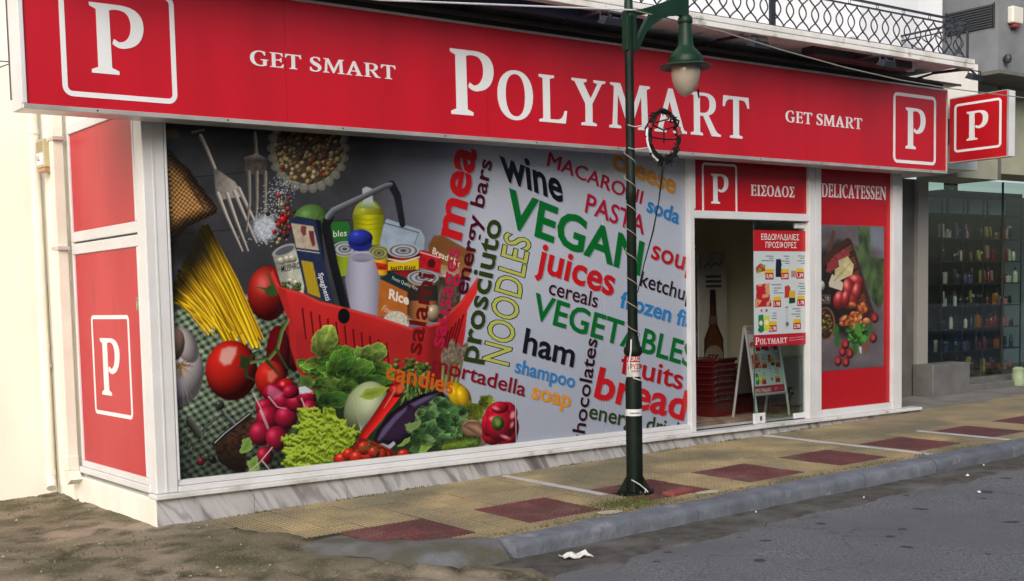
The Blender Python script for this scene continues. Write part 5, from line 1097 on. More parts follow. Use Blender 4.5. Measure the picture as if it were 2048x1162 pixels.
gxo = np.linspace(ox0, ox1, 130); gzo = np.linspace(oz0, oz1, 280); XO, ZO = np.meshgrid(gxo, gzo, indexing='ij')
O = offers(XO.ravel(), ZO.ravel(), ox0, oz1, ox1, oz0)
off = thing('offers_poster', 'tall weekly offers poster with red header stuck on the glass door', 'poster', ((ox0+ox1)/2, oy, oz0))
fo = film('sheet', print_mat('offers_print', .35, .4, .2), off, XO, ZO, oy, O.lin())
def wz(x, z): return (x, z)
def flat_text(parent, s, x0, x1, z0, h, y, m, bold=.02, ref='H', name='lettering'):
    V, F_ = font_mesh(s, bold); a, b_ = V[:, 0].min(), V[:, 0].max(); r_ = ref_h(ref, bold)
    w = wloc(parent); me = bpy.data.meshes.new(name)
    me.from_pydata([(x0+(p[0]-a)/(b_-a)*(x1-x0)-w.x, y-w.y, z0+p[1]/r_*h-w.z) for p in V], [], F_); me.materials.append(m)
    o = bpy.data.objects.new(name, me); COL.objects.link(o); o.parent = parent; return o
W_ = ox1-ox0; H_ = oz1-oz0; fxp = lambda a: ox0+W_*a/480; fzp = lambda b: oz1-H_*b/1030
iw = ink((226, 224, 222)); flat_text(off, 'ΕΒΔΟΜΑΔΙΑΙΕΣ', fxp(68), fxp(412), fzp(84), H_*50/1030, oy-.0015, iw, .010); flat_text(off, 'ΠΡΟΣΦΟΡΕΣ', fxp(105), fxp(388), fzp(155), H_*50/1030, oy-.0015, iw, .008)
for s, x, y in (('0,98', 112, 345), ('2,88', 250, 345), ('1,39', 392, 340), ('1,98', 180, 592), ('1,78', 400, 588), ('2,78', 140, 812), ('2,98', 362, 800)): flat_text(off, s, fxp(x), fxp(x+54), fzp(y+78), H_*34/1030, oy-.0015, iw, .02)
put_serif(off, iw, 'P', FY(oy-.0005), fxp(12), fxp(46), fzp(1010), fzp(945), .001); put_serif(off, iw, 'OLYMART', FY(oy-.0005), fxp(52), fxp(298), fzp(1010), fzp(960), .001, gap=12)
# ================================================================== A-board, baskets and display board inside the door
m_tub = mat('grey_tube', (.55, .56, .57), .35, metal=.5)
ab = thing('a_board', 'folding aluminium sandwich board with an offers sheet inside the doorway', 'sign board', (7.36, .57, 0))
AX0, AX1, AYF, AYB, AYR, AZ = 7.09, 7.64, .40, .75, .575, 1.03
def slopef(z): return AYR+(AYF-AYR)*(1-z/AZ)
def slopeb(z): return AYR+(AYB-AYR)*(1-z/AZ)
for x in (AX0, AX1):
    b = MB(); b.tube([(x, slopef(0)-.01, 0.0), (x, slopef(AZ)-.01, AZ)], .016, 8); sm(b.build('front_leg', m_tub, ab))
    b = MB(); b.tube([(x, slopeb(0)+.01, 0.0), (x, slopeb(AZ)+.01, AZ)], .016, 8); sm(b.build('back_leg', m_tub, ab))
b = MB(); b.tube([(AX0-.01, AYR, AZ+.012), (AX1+.01, AYR, AZ+.012)], .018, 8); sm(b.build('hinge_bar', m_tub, ab))
for z in (.27, .98):
    b = MB(); b.tube([(AX0, slopef(z)-.012, z), (AX1, slopef(z)-.012, z)], .016, 8); sm(b.build('frame_rail', m_tub, ab))
b = MB(); b.add([(AX0+.01, slopeb(.27), .27), (AX1-.01, slopeb(.27), .27), (AX1-.01, slopeb(.99), .99), (AX0+.01, slopeb(.99), .99), (AX0+.01, slopeb(.27)+.006, .27), (AX1-.01, slopeb(.27)+.006, .27), (AX1-.01, slopeb(.99)+.006, .99), (AX0+.01, slopeb(.99)+.006, .99)],
             [(0, 1, 2, 3), (7, 6, 5, 4), (0, 4, 5, 1), (1, 5, 6, 2), (2, 6, 7, 3), (3, 7, 4, 0)]); b.build('back_panel', m_dark, ab)
gxa = np.linspace(AX0+.02, AX1-.02, 90); gza = np.linspace(.28, .975, 150); XA, ZA = np.meshgrid(gxa, gza, indexing='ij')
O2 = offers(XA.ravel(), ZA.ravel(), AX0+.02, .975+.14, AX1-.02, .28, head=False)
fa = film('offers_sheet', MATS.get('x') or print_mat('offers_print_small', .4, .4), ab, XA, ZA, 0.0, O2.lin())
co = np.empty(len(fa.data.vertices)*3); fa.data.vertices.foreach_get('co', co); co = co.reshape(-1, 3); co[:, 1] = slopef(co[:, 2])-.006-.57; fa.data.vertices.foreach_set('co', co.ravel()); fa.data.update()
FA = lambda a, b_, t: (a, slopef(b_)-.0075-t, b_)
put_serif(ab, iw, 'POLYMART', FA, AX0+.03, AX0+.30, .295, .335, .001, gap=12)

m_bk = mat('red_plastic', (.11, .008, .011), .45); m_bk2 = mat('dark_red_plastic', (.20, .014, .018), .4)
def basket_proto(m, lab):
    t = thing('shopping_basket', lab, 'basket', (0, 0, 0), 'stacked red shopping baskets inside the door')
    b = MB()
    lv = [(.17, .12, 0), (.21, .15, .17), (.235, .17, .175), (.235, .17, .19)]
    V = []; F_ = []
    for hx, hy, z in lv: V += [(-hx, -hy, z), (hx, -hy, z), (hx, hy, z), (-hx, hy, z)]
    for i in range(3): F_ += [(i*4+k, i*4+(k+1) % 4, i*4+4+(k+1) % 4, i*4+4+k) for k in range(4)]
    F_.append((3, 2, 1, 0)); b.add(V, F_); n0 = len(b.v)
    b.add([(-.22, -.155, .19), (.22, -.155, .19), (.22, .155, .19), (-.22, .155, .19), (-.165, -.115, .008), (.165, -.115, .008), (.165, .115, .008), (-.165, .115, .008)], [(0, 4, 5, 1), (1, 5, 6, 2), (2, 6, 7, 3), (3, 7, 4, 0), (4, 7, 6, 5)])
    b.build('tub', m, t)
    for s_ in (-1, 1):
        h = MB(); h.tube([(-.20, s_*.176, .185), (-.19, s_*.186, .202), (.19, s_*.186, .202), (.20, s_*.176, .185)], .008, 6); h.build('handle', m_dark, t)
    for k in range(6):
        h = MB(); x = -.15+k*.06; h.box(x-.006, x+.006, -.1585+.0, -.152, .05, .15); h.build('slot', m_dark, t)
    return t
pr = basket_proto(m_bk, 'red plastic shopping basket stacked below the bottle display board'); first = True
ORD = ['lowest', 'second', 'third', 'fourth', 'fifth', 'sixth', 'seventh', 'eighth']
def stack(x, y, n, dz, lab, rz=0):
    global first
    for k in range(n):
        o = pr if first else copy_tree(pr); first = False
        o.location = (x+random.uniform(-.01, .01), y+random.uniform(-.01, .01), k*dz+.0); o.rotation_euler.z = rz+random.uniform(-.05, .05); o['label'] = ('topmost' if k == n-1 else ORD[k])+' '+lab
stack(7.05, 1.02, 8, .068, 'red shopping basket up the stack below the bottle display board', .1)
stack(7.55, 1.12, 6, .068, 'red shopping basket up the stack behind the sandwich board', -.05)
stack(8.08, 1.05, 2, .068, 'red shopping basket of the low stack by the inside wall', .05)
# bottle display board
sbx0, sbx1, sby, sbz = 7.31, 7.80, 1.50, 1.94
XS, ZS = np.meshgrid(np.linspace(sbx0, sbx1, 80), np.linspace(.02, sbz, 200), indexing='ij')
Q = Painter((XS.ravel()-sbx0)/(sbx1-sbx0)*100, (sbz-ZS.ravel())/(sbz)*400)
nn = fbm(Q.X*2, Q.Y, 40, 5, 6); Q.C[:] = np.stack([150+50*nn, 150+50*nn, 142+48*nn], -1)
Q.line([(10, 300), (10, 400)], 20, 20, (150, 106, 50), alpha=.6)
yq = lambda *p: [(a, 95+(b_-120)*.69) for a, b_ in p]
Q.poly(yq((40, 150), (60, 150), (62, 205), (66, 250), (86, 300), (90, 430), (14, 430), (18, 300), (36, 250), (39, 205)), fn=lambda x, y, d: np.array([84, 48, 26.])*(.30+.7*np.clip(d/10, 0, 1))[:, None]); Q.poly(yq((40, 120), (60, 120), (61, 175), (39, 175)), (30, 28, 28)); Q.poly(yq((36, 215), (64, 215), (67, 245), (33, 245)), (96, 88, 76)); Q.ell((52, 265), (34, 30), 0, (128, 122, 104))
for y in (62, 74, 86): Q.line([(28, y), (78, y)], 6, 6, (50, 48, 46), soft=3)
Q.line([(20, 40), (34, 28), (44, 38), (60, 28), (72, 34), (86, 22)], 2.4, 2.4, (50, 48, 46))
st = thing('display_board', 'tall pale display board printed with a brown beer bottle inside', 'display board', ((sbx0+sbx1)/2, sby, 0))
film('print', print_mat('board_print', .5, .3), st, XS, ZS, sby-.003, Q.lin())
part('board', m_alu, st, (sbx0, sbx1, sby, sby+.02, 0, sbz)); part('foot', m_dark, st, (sbx0+.1, sbx1-.1, sby+.021, sby+.25, 0, .02))
flat_text(st, 'FIX', 7.47, 7.65, .61, .08, sby-.004, ink((40, 36, 30)), .02)
cb = thing('cabinet', 'low pale metal cabinet by the inside wall', 'cabinet', (8.55, 1.3, 0)); part('body', m_tub, cb, (8.3, 8.9, 1.1, 1.5, 0, .62), b=.01); part('door', m_alu, cb, (8.32, 8.88, 1.09, 1.099, .03, .60))
pl = thing('hanging_ornament', 'dark leafy ornament hanging at the door frame', 'ornament', (5.78, .12, 2.1))
b = MB(); rr = random.Random(4)
for k in range(16):
    z = 2.16-rr.random()*.28; a = rr.uniform(0, 6.3); l = rr.uniform(.05, .11); x, y = 5.76, .12
    b.add([(x, y, z), (x+l*.5*math.cos(a)-.012, y+l*.5*math.sin(a), z+.01), (x+l*math.cos(a), y+l*math.sin(a), z-.03), (x+l*.5*math.cos(a)+.012, y+l*.5*math.sin(a), z-.02)], [(0, 1, 2, 3)])
b.build('leaves', mat('dark_leaf', (.03, .028, .02), .7), pl); b = MB(); b.tube([(5.76, .12, 2.19), (5.76, .12, 1.9)], .004, 5); b.build('string', m_dark, pl)

# ================================================================== STREET LAMP
m_green = mat('lamp_green', (.006, .026, .013), .45, col2=(.008, .032, .017), nscale=5, lo=.35, hi=.65, bump=.12, bscale=25, spec=.25)
m_pole = mat('pole_green', (.0035, .009, .006), .55, spec=.18, col2=(.011, .015, .009), nscale=4, lo=.45, hi=.75, bump=.3, bscale=20)
LX, LY = 3.315, -1.60; LG = float(gz(LX, LY))
lamp = thing('street_lamp', 'dark green post street lamp with hanging bell lantern before the shop', 'street lamp', (LX, LY, LG))
ln = lambda prof, nm, m, p, c=(LX, LY, 0), seg=24: sm(MB().lathe(prof, c, seg).build(nm, m, p))
ln([(.0, LG+.0), (.155, LG+.0), (.155, LG+.012), (0, LG+.012)], 'base_plate', m_pole, lamp)
ln([(.068, LG+.012), (.067, .72), (.064, .73), (.058, .76)], 'lower_pole', m_pole, lamp)
ln([(.0535, .765), (.052, .93), (.072, .95), (.078, .975), (.072, 1.0), (.058, 1.02), (.058, 1.035), (.050, 1.06), (.042, 1.10)], 'collar', m_pole, lamp)
ln([(.0415, 1.101), (.038, 2.2), (.0425, 2.21), (.0425, 2.30), (.037, 2.31), (.0355, 3.64)], 'upper_pole', m_pole, lamp)
ln([(.0355, 3.641), (.042, 3.65), (.042, 3.67), (.036, 3.70), (.034, 3.78), (.020, 3.86), (.0, 3.88)], 'finial', m_green, lamp)
for k in range(4):
    a = math.pi/4+k*math.pi/2; c, s_ = math.cos(a), math.sin(a)
    b = MB(); b.prism([(.066, 0.0), (.135, 0.0), (.066, .13)], lambda r_, h, t: (LX+c*r_-s_*(t-.004), LY+s_*r_+c*(t-.004), LG+.0125+h), .008); b.build('gusset', m_pole, lamp, fix=True)
    b = MB(); b.lathe([(.0, .022), (.011, .022), (.012, .0), (.012, -.002)], (LX+c*.15*1.0+(-s_)*.06, LY+s_*.15*.9+c*.06, LG+.012), 8); b.build('bolt', m_dark, lamp)
# bracket arm to the lantern
LNX = 3.955
b = MB(); top = [(.038, 3.33), (.10, 3.42), (.20, 3.52), (.30, 3.60), (.44, 3.66), (.58, 3.69), (.60, 3.69), (.66, 3.69), (.66, 3.95), (.62, 3.95), (.60, 3.83), (.44, 3.765), (.26, 3.67), (.12, 3.60), (.038, 3.575), (.038, 3.52), (.14, 3.545), (.22, 3.57), (.14, 3.47), (.075, 3.40), (.038, 3.37)]
b = loops_mesh([[(LX+a, z) for a, z in [(.037, 3.30), (.09, 3.315), (.12, 3.37), (.17, 3.455), (.24, 3.525), (.34, 3.585), (.46, 3.63), (.56, 3.645), (.615, 3.64), (.615, 3.62), (.665, 3.62), (.665, 4.05), (.615, 4.05), (.60, 3.80), (.47, 3.765), (.30, 3.70), (.13, 3.645), (.037, 3.625)]], [(LX+a, z) for a, z in [(.060, 3.585), (.16, 3.605), (.24, 3.625), (.17, 3.545), (.115, 3.46), (.085, 3.38), (.060, 3.36)]]], lambda a, z, t: (a, LY+.02-t, z+.085), .04)
b.build('bracket', m_green, lamp, fix=True)
b = MB(); b.box(LX-.048, LX+.06, LY-.032, LY+.032, 3.385, 3.70, b=.006); b.build('bracket_clamp', m_green, lamp)
lc = (LNX, LY, 0); zz = lambda p: 3.75-.0041*(p-30)
ln([(.0, zz(24)), (.012, zz(24)), (.014, zz(31)), (.045, zz(33)), (.060, zz(38)), (.0625, zz(46)), (.058, zz(48.5))], 'cap', m_green, lamp, lc, 32)
ln([(.050, zz(48.6)), (.053, zz(60)), (.060, zz(76)), (.066, zz(93)), (.072, zz(96)), (.10, zz(104)), (.138, zz(114)), (.145, zz(117)), (.145, zz(127)), (.152, zz(128.5)), (.215, zz(134)), (.218, zz(136)), (.212, zz(137)), (.13, zz(132)), (.12, zz(131))], 'lamp_shade', m_green, lamp, lc, 36)
m_globe = mat('lantern_glass', (.40, .355, .285), .12, col2=(.30, .26, .205), nscale=5, lo=.35, hi=.7, coat=.5)
ln([(.119, zz(131)), (.122, zz(140)), (.121, zz(150)), (.112, zz(162)), (.094, zz(174)), (.066, zz(185)), (.035, zz(191.5)), (.012, zz(193.5)), (.0, zz(194))], 'globe', m_globe, lamp, lc, 32)
b = MB(); b.tube([(LNX+.125, LY-.02, zz(178)), (LNX+.128, LY-.02, zz(188)), (LNX+.135, LY-.02, zz(196))], [.010, .008, .006], 6); b.build('globe_clip', m_pole, lamp)
# things stuck on the post
def wrap(nm, m, r_, z0, z1, a0, a1, parent, ztilt=0):
    b = MB(); n = 14; V = []
    for k in range(n+1):
        a = a0+(a1-a0)*k/n
        for z in (z0, z1): V.append((LX+r_*math.cos(a), LY+r_*math.sin(a), z+ztilt*(k/n-.5)))
    b.add(V, [(2*k, 2*k+2, 2*k+3, 2*k+1) for k in range(n)]); return b.build(nm, m, parent)
ac = math.atan2(CAMP[1]-LY, CAMP[0]-LX)
m_pap = mat('flyer_paper', (.62, .58, .55), .7, col2=(.50, .46, .43), nscale=20)
fl = thing('pasted_flyer', 'torn white and red flyer pasted around the lamp post collar', 'flyer', (LX, LY, .8))
wrap('paper', m_pap, .0555, .765, .92, ac-1.3, ac+1.5, fl); wrap('header', ink((176, 22, 34)), .0562, .885, .936, ac-1.2, ac+1.5, fl)
def wrap_text(s, z0, h, a0, a1, r_, m, parent):
    V, F_ = font_mesh(s, .02); x0, x1 = V[:, 0].min(), V[:, 0].max(); w = wloc(parent); rh = ref_h('H', .02)
    me = bpy.data.meshes.new('lettering'); me.from_pydata([(LX+r_*math.cos(a0+(a1-a0)*(p[0]-x0)/(x1-x0))-w.x, LY+r_*math.sin(a0+(a1-a0)*(p[0]-x0)/(x1-x0))-w.y, z0+p[1]/rh*h-w.z) for p in V], [], F_)
    me.materials.append(m); o = bpy.data.objects.new('lettering', me); COL.objects.link(o); o.parent = parent
wrap_text('ΑΓΟΡΑΖΩ', .895, .032, ac-1.0, ac+1.35, .0575, iw, fl); wrap_text('ΧΡΥΣΟ', .830, .038, ac-.95, ac+1.35, .0572, ink((160, 24, 40)), fl); wrap_text('ΚΟΣΜΗΜΑΤΑ', .806, .012, ac-.2, ac+1.2, .0572, ink((120, 60, 66)), fl)
stk = thing('white_sticker', 'small white sticker band with dark scribble low on the post', 'sticker', (LX, LY, .46)); wrap('band', mat('sticker_white', (.66, .67, .68), .5), .0686, .445, .50, ac-1.45, ac+1.45, stk); wrap_text('zews', .462, .018, ac-.5, ac+.75, .0694, ink((40, 50, 60)), stk)
# spiral cable with loose turns
m_cab = mat('grey_cable', (.26, .25, .22), .6); m_wcab = mat('white_cable', (.62, .62, .63), .5)
P_ = []
for k in range(230):
    t = k/229; a = t*2*math.pi*8; z = 2.66-t*1.58; r_ = .046+.006*math.sin(k*.21)+(.012 if t > .95 else 0); P_.append((LX+r_*math.cos(a), LY+r_*math.sin(a), z))
b = MB(); b.tube(P_, .0036, 5); tag(sm(b.build('spiral_cable', m_cab)), 'thin grey cable wound in a spiral up the lamp post', 'cable')
P_ = [(LX-.046, LY-.03, 1.07), (LX-.066, LY-.045, .98), (LX-.082, LY-.04, .88), (LX-.078, LY-.045, .80), (LX-.05, LY-.062, .755), (LX+.02, LY-.068, .735), (LX+.06, LY-.04, .72)]
b = MB(); b.tube(P_, .006, 6); tag(sm(b.build('loose_cable', m_wcab)), 'loose white cable looping beside the pasted flyer on the post', 'cable')
P_ = [(LX-.09, LY-.06, LG+.12), (LX-.03, LY-.088, LG+.08), (LX+.03, LY-.10, LG+.03), (LX+.035, LY-.12, LG+.012)]
b = MB(); b.tube(P_, .005, 6); b.tube([(LX+.03, LY-.10, LG+.035), (LX-.01, LY-.13, LG+.012)], .005, 6); tag(sm(b.build('tied_string', m_wcab)), 'knotted white string tied round the foot of the post', 'string')
m_wire = mat('black_wire', (.008, .009, .008), .6, spec=.2)
# holiday light wreath
wr = thing('light_wreath', 'round dark wire light decoration hanging on the lamp post', 'decoration', (3.62, LY-.06, 2.48)); WC = Vector((3.625, LY-.07, 2.725)); rr = random.Random(8)
ring = lambda rx, rz, j=0: [(WC.x+rx*math.cos(a)+j*rr.uniform(-1, 1), WC.y+j*rr.uniform(-1, 1), WC.z+rz*math.sin(a)+j*rr.uniform(-1, 1)) for a in np.linspace(0, 2*math.pi, 33)]
b = MB(); b.tube([p for p in ring(.192, .222)][15:23], .010, 8); sm(b.build('light_tube', mat('clear_tube', (.66, .68, .70), .2), wr))
for k in range(4):
    b = MB(); b.tube(ring(.182-.01*k, .208-.008*k, .017), .009, 6); sm(b.build('ring_wire', m_wire, wr))
for q in (((-.14, .08), (0, .045), (.15, .09)), ((-.17, -.02), (.02, -.03), (.16, -.02)), ((0, .045), (.0, -.06)), ((-.09, .1), (.06, .14))):
    b = MB(); b.tube([(WC.x+a, WC.y, WC.z+c_) for a, c_ in q], .0065, 6); b.build('cross_wire', m_wire, wr)
for k in range(150):
    a = rr.uniform(0, 6.28) if k < 58 else rr.gauss(-1.5, .35); x, z = WC.x+.175*math.cos(a), WC.z+.205*math.sin(a); d = rr.uniform(0, 6.28); l = rr.uniform(.025, .065)
    b = MB(); b.tube([(x, WC.y, z), (x+l*math.cos(d), WC.y+rr.uniform(-.02, .02), z+l*math.sin(d))], [.008, .004], 5); b.build('bulb_tip', m_wire, wr)
for q in ((-.165, .07), (.16, .06), (.17, .03)): MB().box(WC.x+q[0]-.018, WC.x+q[0]+.018, WC.y-.02, WC.y+.0, WC.z+q[1]-.02, WC.z+q[1]+.02, b=.006).build('red_bow', mat('red_ribbon', (.35, .03, .05), .6), wr)
b = MB(); b.tube([(WC.x, WC.y, WC.z-.21), (WC.x-.015, WC.y, WC.z-.26), (3.58, LY-.05, 2.2), (3.52, LY-.04, 1.95), (3.43, LY-.03, 1.7), (LX+.04, LY-.02, 1.45)], [.02, .012, .005, .007, .005, .004], 6); sm(b.build('lead_wire', m_wire, wr))
for z in (2.78, 2.60): b = MB(); b.tube([(LX-.07, LY-.05, z+.01), (LX+.0, LY-.05, z), (LX+.14, LY-.065, z+.02)], .0035, 5); b.build('tie_wire', m_wcab, wr)
# overhead cables
def cable(pts, r_, lab, m=m_cab):
    P_ = [Vector(p) for p in pts]; D_ = []
    for i in range(len(P_)-1):
        for k in range(8): D_.append(P_[i].lerp(P_[i+1], k/8))
    D_.append(P_[-1]); b = MB(); b.tube(D_, r_, 6); return tag(sm(b.build('overhead_cable', m)), lab, 'cable')
up = lambda x, y, q: tuple(U(x, y, y=q))
cable([up(300, -55, -1.9), up(760, 0, -1.75), (LX, LY-.045, 3.70)], .007, 'pale cable running from the left to the lamp post top', m_wcab)
cable([(LX, LY-.045, 3.70), up(1440, 62, -1.5), up(1560, 99, -1.4), up(1690, 135, -1.3), up(1800, 160, -1.2), up(1900, 177, -1.1), up(2060, 197, -1.0)], .006, 'beige cable sagging from the lamp post across the right end of the sign')

# ================================================================== LEFT NEIGHBOUR, PIPES, ALARM
nh = thing('neighbour_house', 'cream rendered house wall set back beside the shop', 'house', (-4, 2.5, -.4))
part('wall', m_cream, nh, (-14, -.192, 2.345, 2.7, -.8, 7)); part('wall_foot', m_plaster, nh, (-14, -.194, 2.325, 2.344, -.8, -.27))
def pipe(nm, pts, r_, m, lab, sq=False, straps=()):
    t = thing(nm, lab, 'downpipe', (pts[0][0], pts[0][1], pts[-1][2])); b = MB(); b.tube(pts, r_, 4 if sq else 14); o = b.build('pipe', m, t)
    if not sq: sm(o)
    return t
m_pvc = mat('cream_pvc', (.76, .74, .67), .45, col2=(.68, .655, .58), nscale=3)
t = pipe('downpipe', [(-.275, 2.262, 4.3), (-.275, 2.262, -.06), (-.275, 2.245, -.13), (-.29, 2.19, -.185)], .042, m_pvc, 'round cream downpipe on the set-back wall')
for z in (3.0, 1.1, -.05): b = MB(); b.lathe([(.043, -.025), (.049, -.025), (.049, .025), (.043, .025)], (-.275, 2.262, z), 14); sm(b.build('strap', m_pvc, t))
b = MB(); b.box(-.275, -.195, 2.30, 2.33, .90, .93); b.build('wall_hook', m_alug, t)
t = thing('square_downpipe', 'square cream downpipe running down beside the red side panel', 'downpipe', (-.24, 1.75, 0))
part('pipe', m_pvc, t, (-.285, -.192, 1.70, 1.80, .14, 4.4), b=.008); part('socket', m_pvc, t, (-.293, -.191, 1.692, 1.808, .02, .15), b=.008)
b = MB(); b.prism([(1.69, .02), (1.81, .02), (1.70, -.10), (1.60, -.05)], lambda a, z, t_: (-.30+t_, a, z), .105); b.build('outlet', m_pvc, t, fix=True)
for z in (2.86, 1.93): part('strap', m_alug, t, (-.292, -.188, 1.66, 1.84, z, z+.03))
ax = thing('alarm_box', 'weathered beige alarm box with a printed label on the left pilaster', 'alarm box', (-.23, 2.05, 2.65))
m_alr = mat('beige_plastic', (.50, .44, .28), .5, col2=(.42, .36, .22), nscale=8)
part('housing', m_alr, ax, (-.285, -.191, 1.955, 2.17, 2.66, 2.905), b=.01); part('lamp', mat('orange_lens', (.42, .20, .09), .3), ax, (-.28, -.195, 1.965, 2.16, 2.625, 2.659), b=.006)
for k in range(7): part('louvre_shade_strip', mat('louvre_shadow', (.22, .19, .12), .6), ax, (-.287, -.2852, 1.975, 2.15, 2.80+k*.013, 2.805+k*.013))  # thin dark strips put the shade between louvres into the colour
part('label_plate', m_white, ax, (-.2885, -.2852, 1.98, 2.15, 2.685, 2.785))
V, F_ = font_mesh('LL', .03); me = bpy.data.meshes.new('emblem'); w = wloc(ax); me.from_pydata([(-.290-w.x, 2.13-p[0]*.075-p[1]*-.02-w.y, 2.725+p[1]*.06-w.z) for p in V], [], F_); me.materials.append(ink((70, 50, 60))); o = bpy.data.objects.new('emblem', me); COL.objects.link(o); o.parent = ax
tag(sm(MB().tube([up(-20, 142, 2.2), up(28, 124, 2.2), (-1.0, 2.1, 3.55)], .006, 5).build('wall_cable', m_dark)), 'thin dark cable running along the cream wall to the sign end', 'cable')

# ================================================================== RIGHT NEIGHBOUR
nb = thing('neighbour_building', 'grey concrete building with jutting upper storey and glass shopfront beyond the sign', 'building', (13, 1, -.1))
m_gcon = mat('grey_render', (.20, .215, .23), .85, col2=(.15, .16, .175), nscale=2.5, lo=.35, hi=.65, bump=.15); m_pil = mat('olive_cladding', (.36, .37, .27), .6, col2=(.30, .31, .23), nscale=3); m_gdk = mat('dark_grey_wall', (.14, .137, .125), .8, col2=(.10, .10, .092), nscale=4)
part('upper_storey', m_gcon, nb, (10.80, 18, -.27, 3.5, 4.13, 8.5)); part('soffit', m_gdk, nb, (10.80, 18, -.29, 3.5, 4.085, 4.129))
part('pillar', m_pil, nb, (10.82, 11.75, .30, .9, 2.86, 4.084)); part('pillar_strip', m_gdk, nb, (11.752, 11.80, .28, .9, 2.86, 4.084)); part('header', m_pil, nb, (11.81, 18, .32, .9, 2.95, 4.084))
part('recess_wall', m_gdk, nb, (9.5, 10.92, 1.0, 1.2, -.2, 2.9)); part('jamb', mat('grey_jamb', (.30, .295, .275), .7), nb, (10.925, 11.16, .94, 1.2, -.2, 2.9), b=.01)
part('base_wall', m_gdk, nb, (11.165, 18, .98, 1.15, -.2, .16)); 
part('entrance_ceiling', m_plaster, shop, (9.08, 10.73, .252, 1.2, 2.905, 3.0)); part('recess_side', m_plaster, shop, (9.0, 9.165, .05, 1.2, -.05, 2.9))
step = thing('stone_block', 'dark grey stone step block at the neighbouring shop entrance', 'step', (11.2, .8, -.05)); part('block', mat('dark_stone', (.12, .117, .118), .6, col2=(.16, .157, .155), nscale=5), step, (10.86, 11.72, .66, .975, -.1, .42), b=.012); part('block', MATS['dark_stone'], step, (11.73, 12.9, .70, .975, -.1, .10), b=.012)
vg = thing('vent_grille', 'dark louvred vent grille in the grey upper wall', 'vent', (10.79, .12, 4.65))
part('backing', m_dark, vg, (10.792, 10.7995, -.21, .44, 4.66, 4.945))
for k in range(9): part('slat', mat('vent_slat', (.05, .055, .062), .5), vg, (10.772, 10.7915, -.20, .43, 4.668+k*.031, 4.686+k*.031))
for q in ((-.225, -.2105), (.4405, .455)): part('vent_frame', m_dark, vg, (10.77, 10.7915, q[0], q[1], 4.65, 4.955))
al = thing('alarm_siren', 'white alarm siren box with red lens on the grey building', 'alarm', (11.6, -.32, 4.6)); a_, c_ = U(2018, 12, y=-.30), U(2040, 54, y=-.30)
part('housing', mat('siren_white', (.66, .65, .58), .5), al, (a_[0], a_[0]+.24, -.36, -.272, c_[2]+.02, a_[2]), b=.02); part('lens', mat('siren_red', (.25, .03, .03), .3), al, (a_[0]+.05, a_[0]+.19, -.35, -.28, c_[2]-.03, c_[2]+.019), b=.015)
dc = thing('dome_camera', 'small dark dome camera under the grey storey corner', 'camera', tuple(U(2016, 118, y=-.33))); c_ = U(2016, 118, y=-.33)
sm(MB().lathe([(0, -.055), (.03, -.045), (.045, -.01), (.045, .03), (.03, .055), (0, .06)], tuple(c_), 16).build('dome', m_dark, dc)); MB().box(c_[0]-.02, c_[0]+.02, c_[1]+.02, -.272, c_[2]-.01, c_[2]+.03).build('arm', m_dark, dc)
# shop window of the neighbour with cosmetics rack
m_tgl = glass_mat('shop_glass', (.76, .83, .81))
gp = part('window_pane', m_tgl, nb, (11.17, 13.05, 1.0, 1.012, .165, 2.94)); part('window_pane', m_tgl, nb, (13.06, 15.6, 1.0, 1.012, .165, 2.94)); part('mullion', m_gdk, nb, (11.163, 11.20, .985, 1.03, .165, 2.94)); part('mullion', m_dark, nb, (13.05, 13.06, .99, 1.02, .165, 2.94))
part('shop_back', mat('shop_back', (.20, .24, .24), .7), nb, (11.0, 18, 2.6, 2.7, -.2, 2.94)); part('shop_floor', m_gdk, nb, (11.0, 18, 1.16, 2.6, -.2, .14)); part('shop_side', mat('teal_wall', (.26, .34, .35), .6), nb, (10.93, 11.0, 1.21, 2.6, -.2, 2.94))
RX_0, RX_1, RYF, RYB = 11.72, 13.75, 1.12, 1.38
rk = thing('display_rack', 'black display rack with shelves of cosmetics behind the glass', 'rack', (12.7, 1.25, .14))
SZ = [.20+.32*k for k in range(7)]
for z in SZ+[2.46]: part('shelf', m_black, rk, (RX_0, RX_1, RYF, RYB, z, z+.02))
for x in (RX_0, RX_0+.52, RX_0+1.02, RX_0+1.53, RX_1-.02): part('upright', m_black, rk, (x-.012, x+.012, RYB+.001, RYB+.03, .145, 2.80)); part('upright', m_black, rk, (x-.008, x+.008, RYF-.018, RYF-.001, .145, 2.80))
part('top_rail', m_black, rk, (RX_0, RX_1, RYF, RYB, 2.74, 2.80))
for k in range(4): part('light_panel', mat('pale_panel', (.55, .62, .74), .4), rk, (RX_0+.04+k*.505, RX_0+.47+k*.505, RYB-.03, RYB-.01, 2.50, 2.72))
part('back_panel', m_dark, rk, (RX_0, RX_1, RYB+.031, RYB+.045, .145, 2.80))
KM = {}
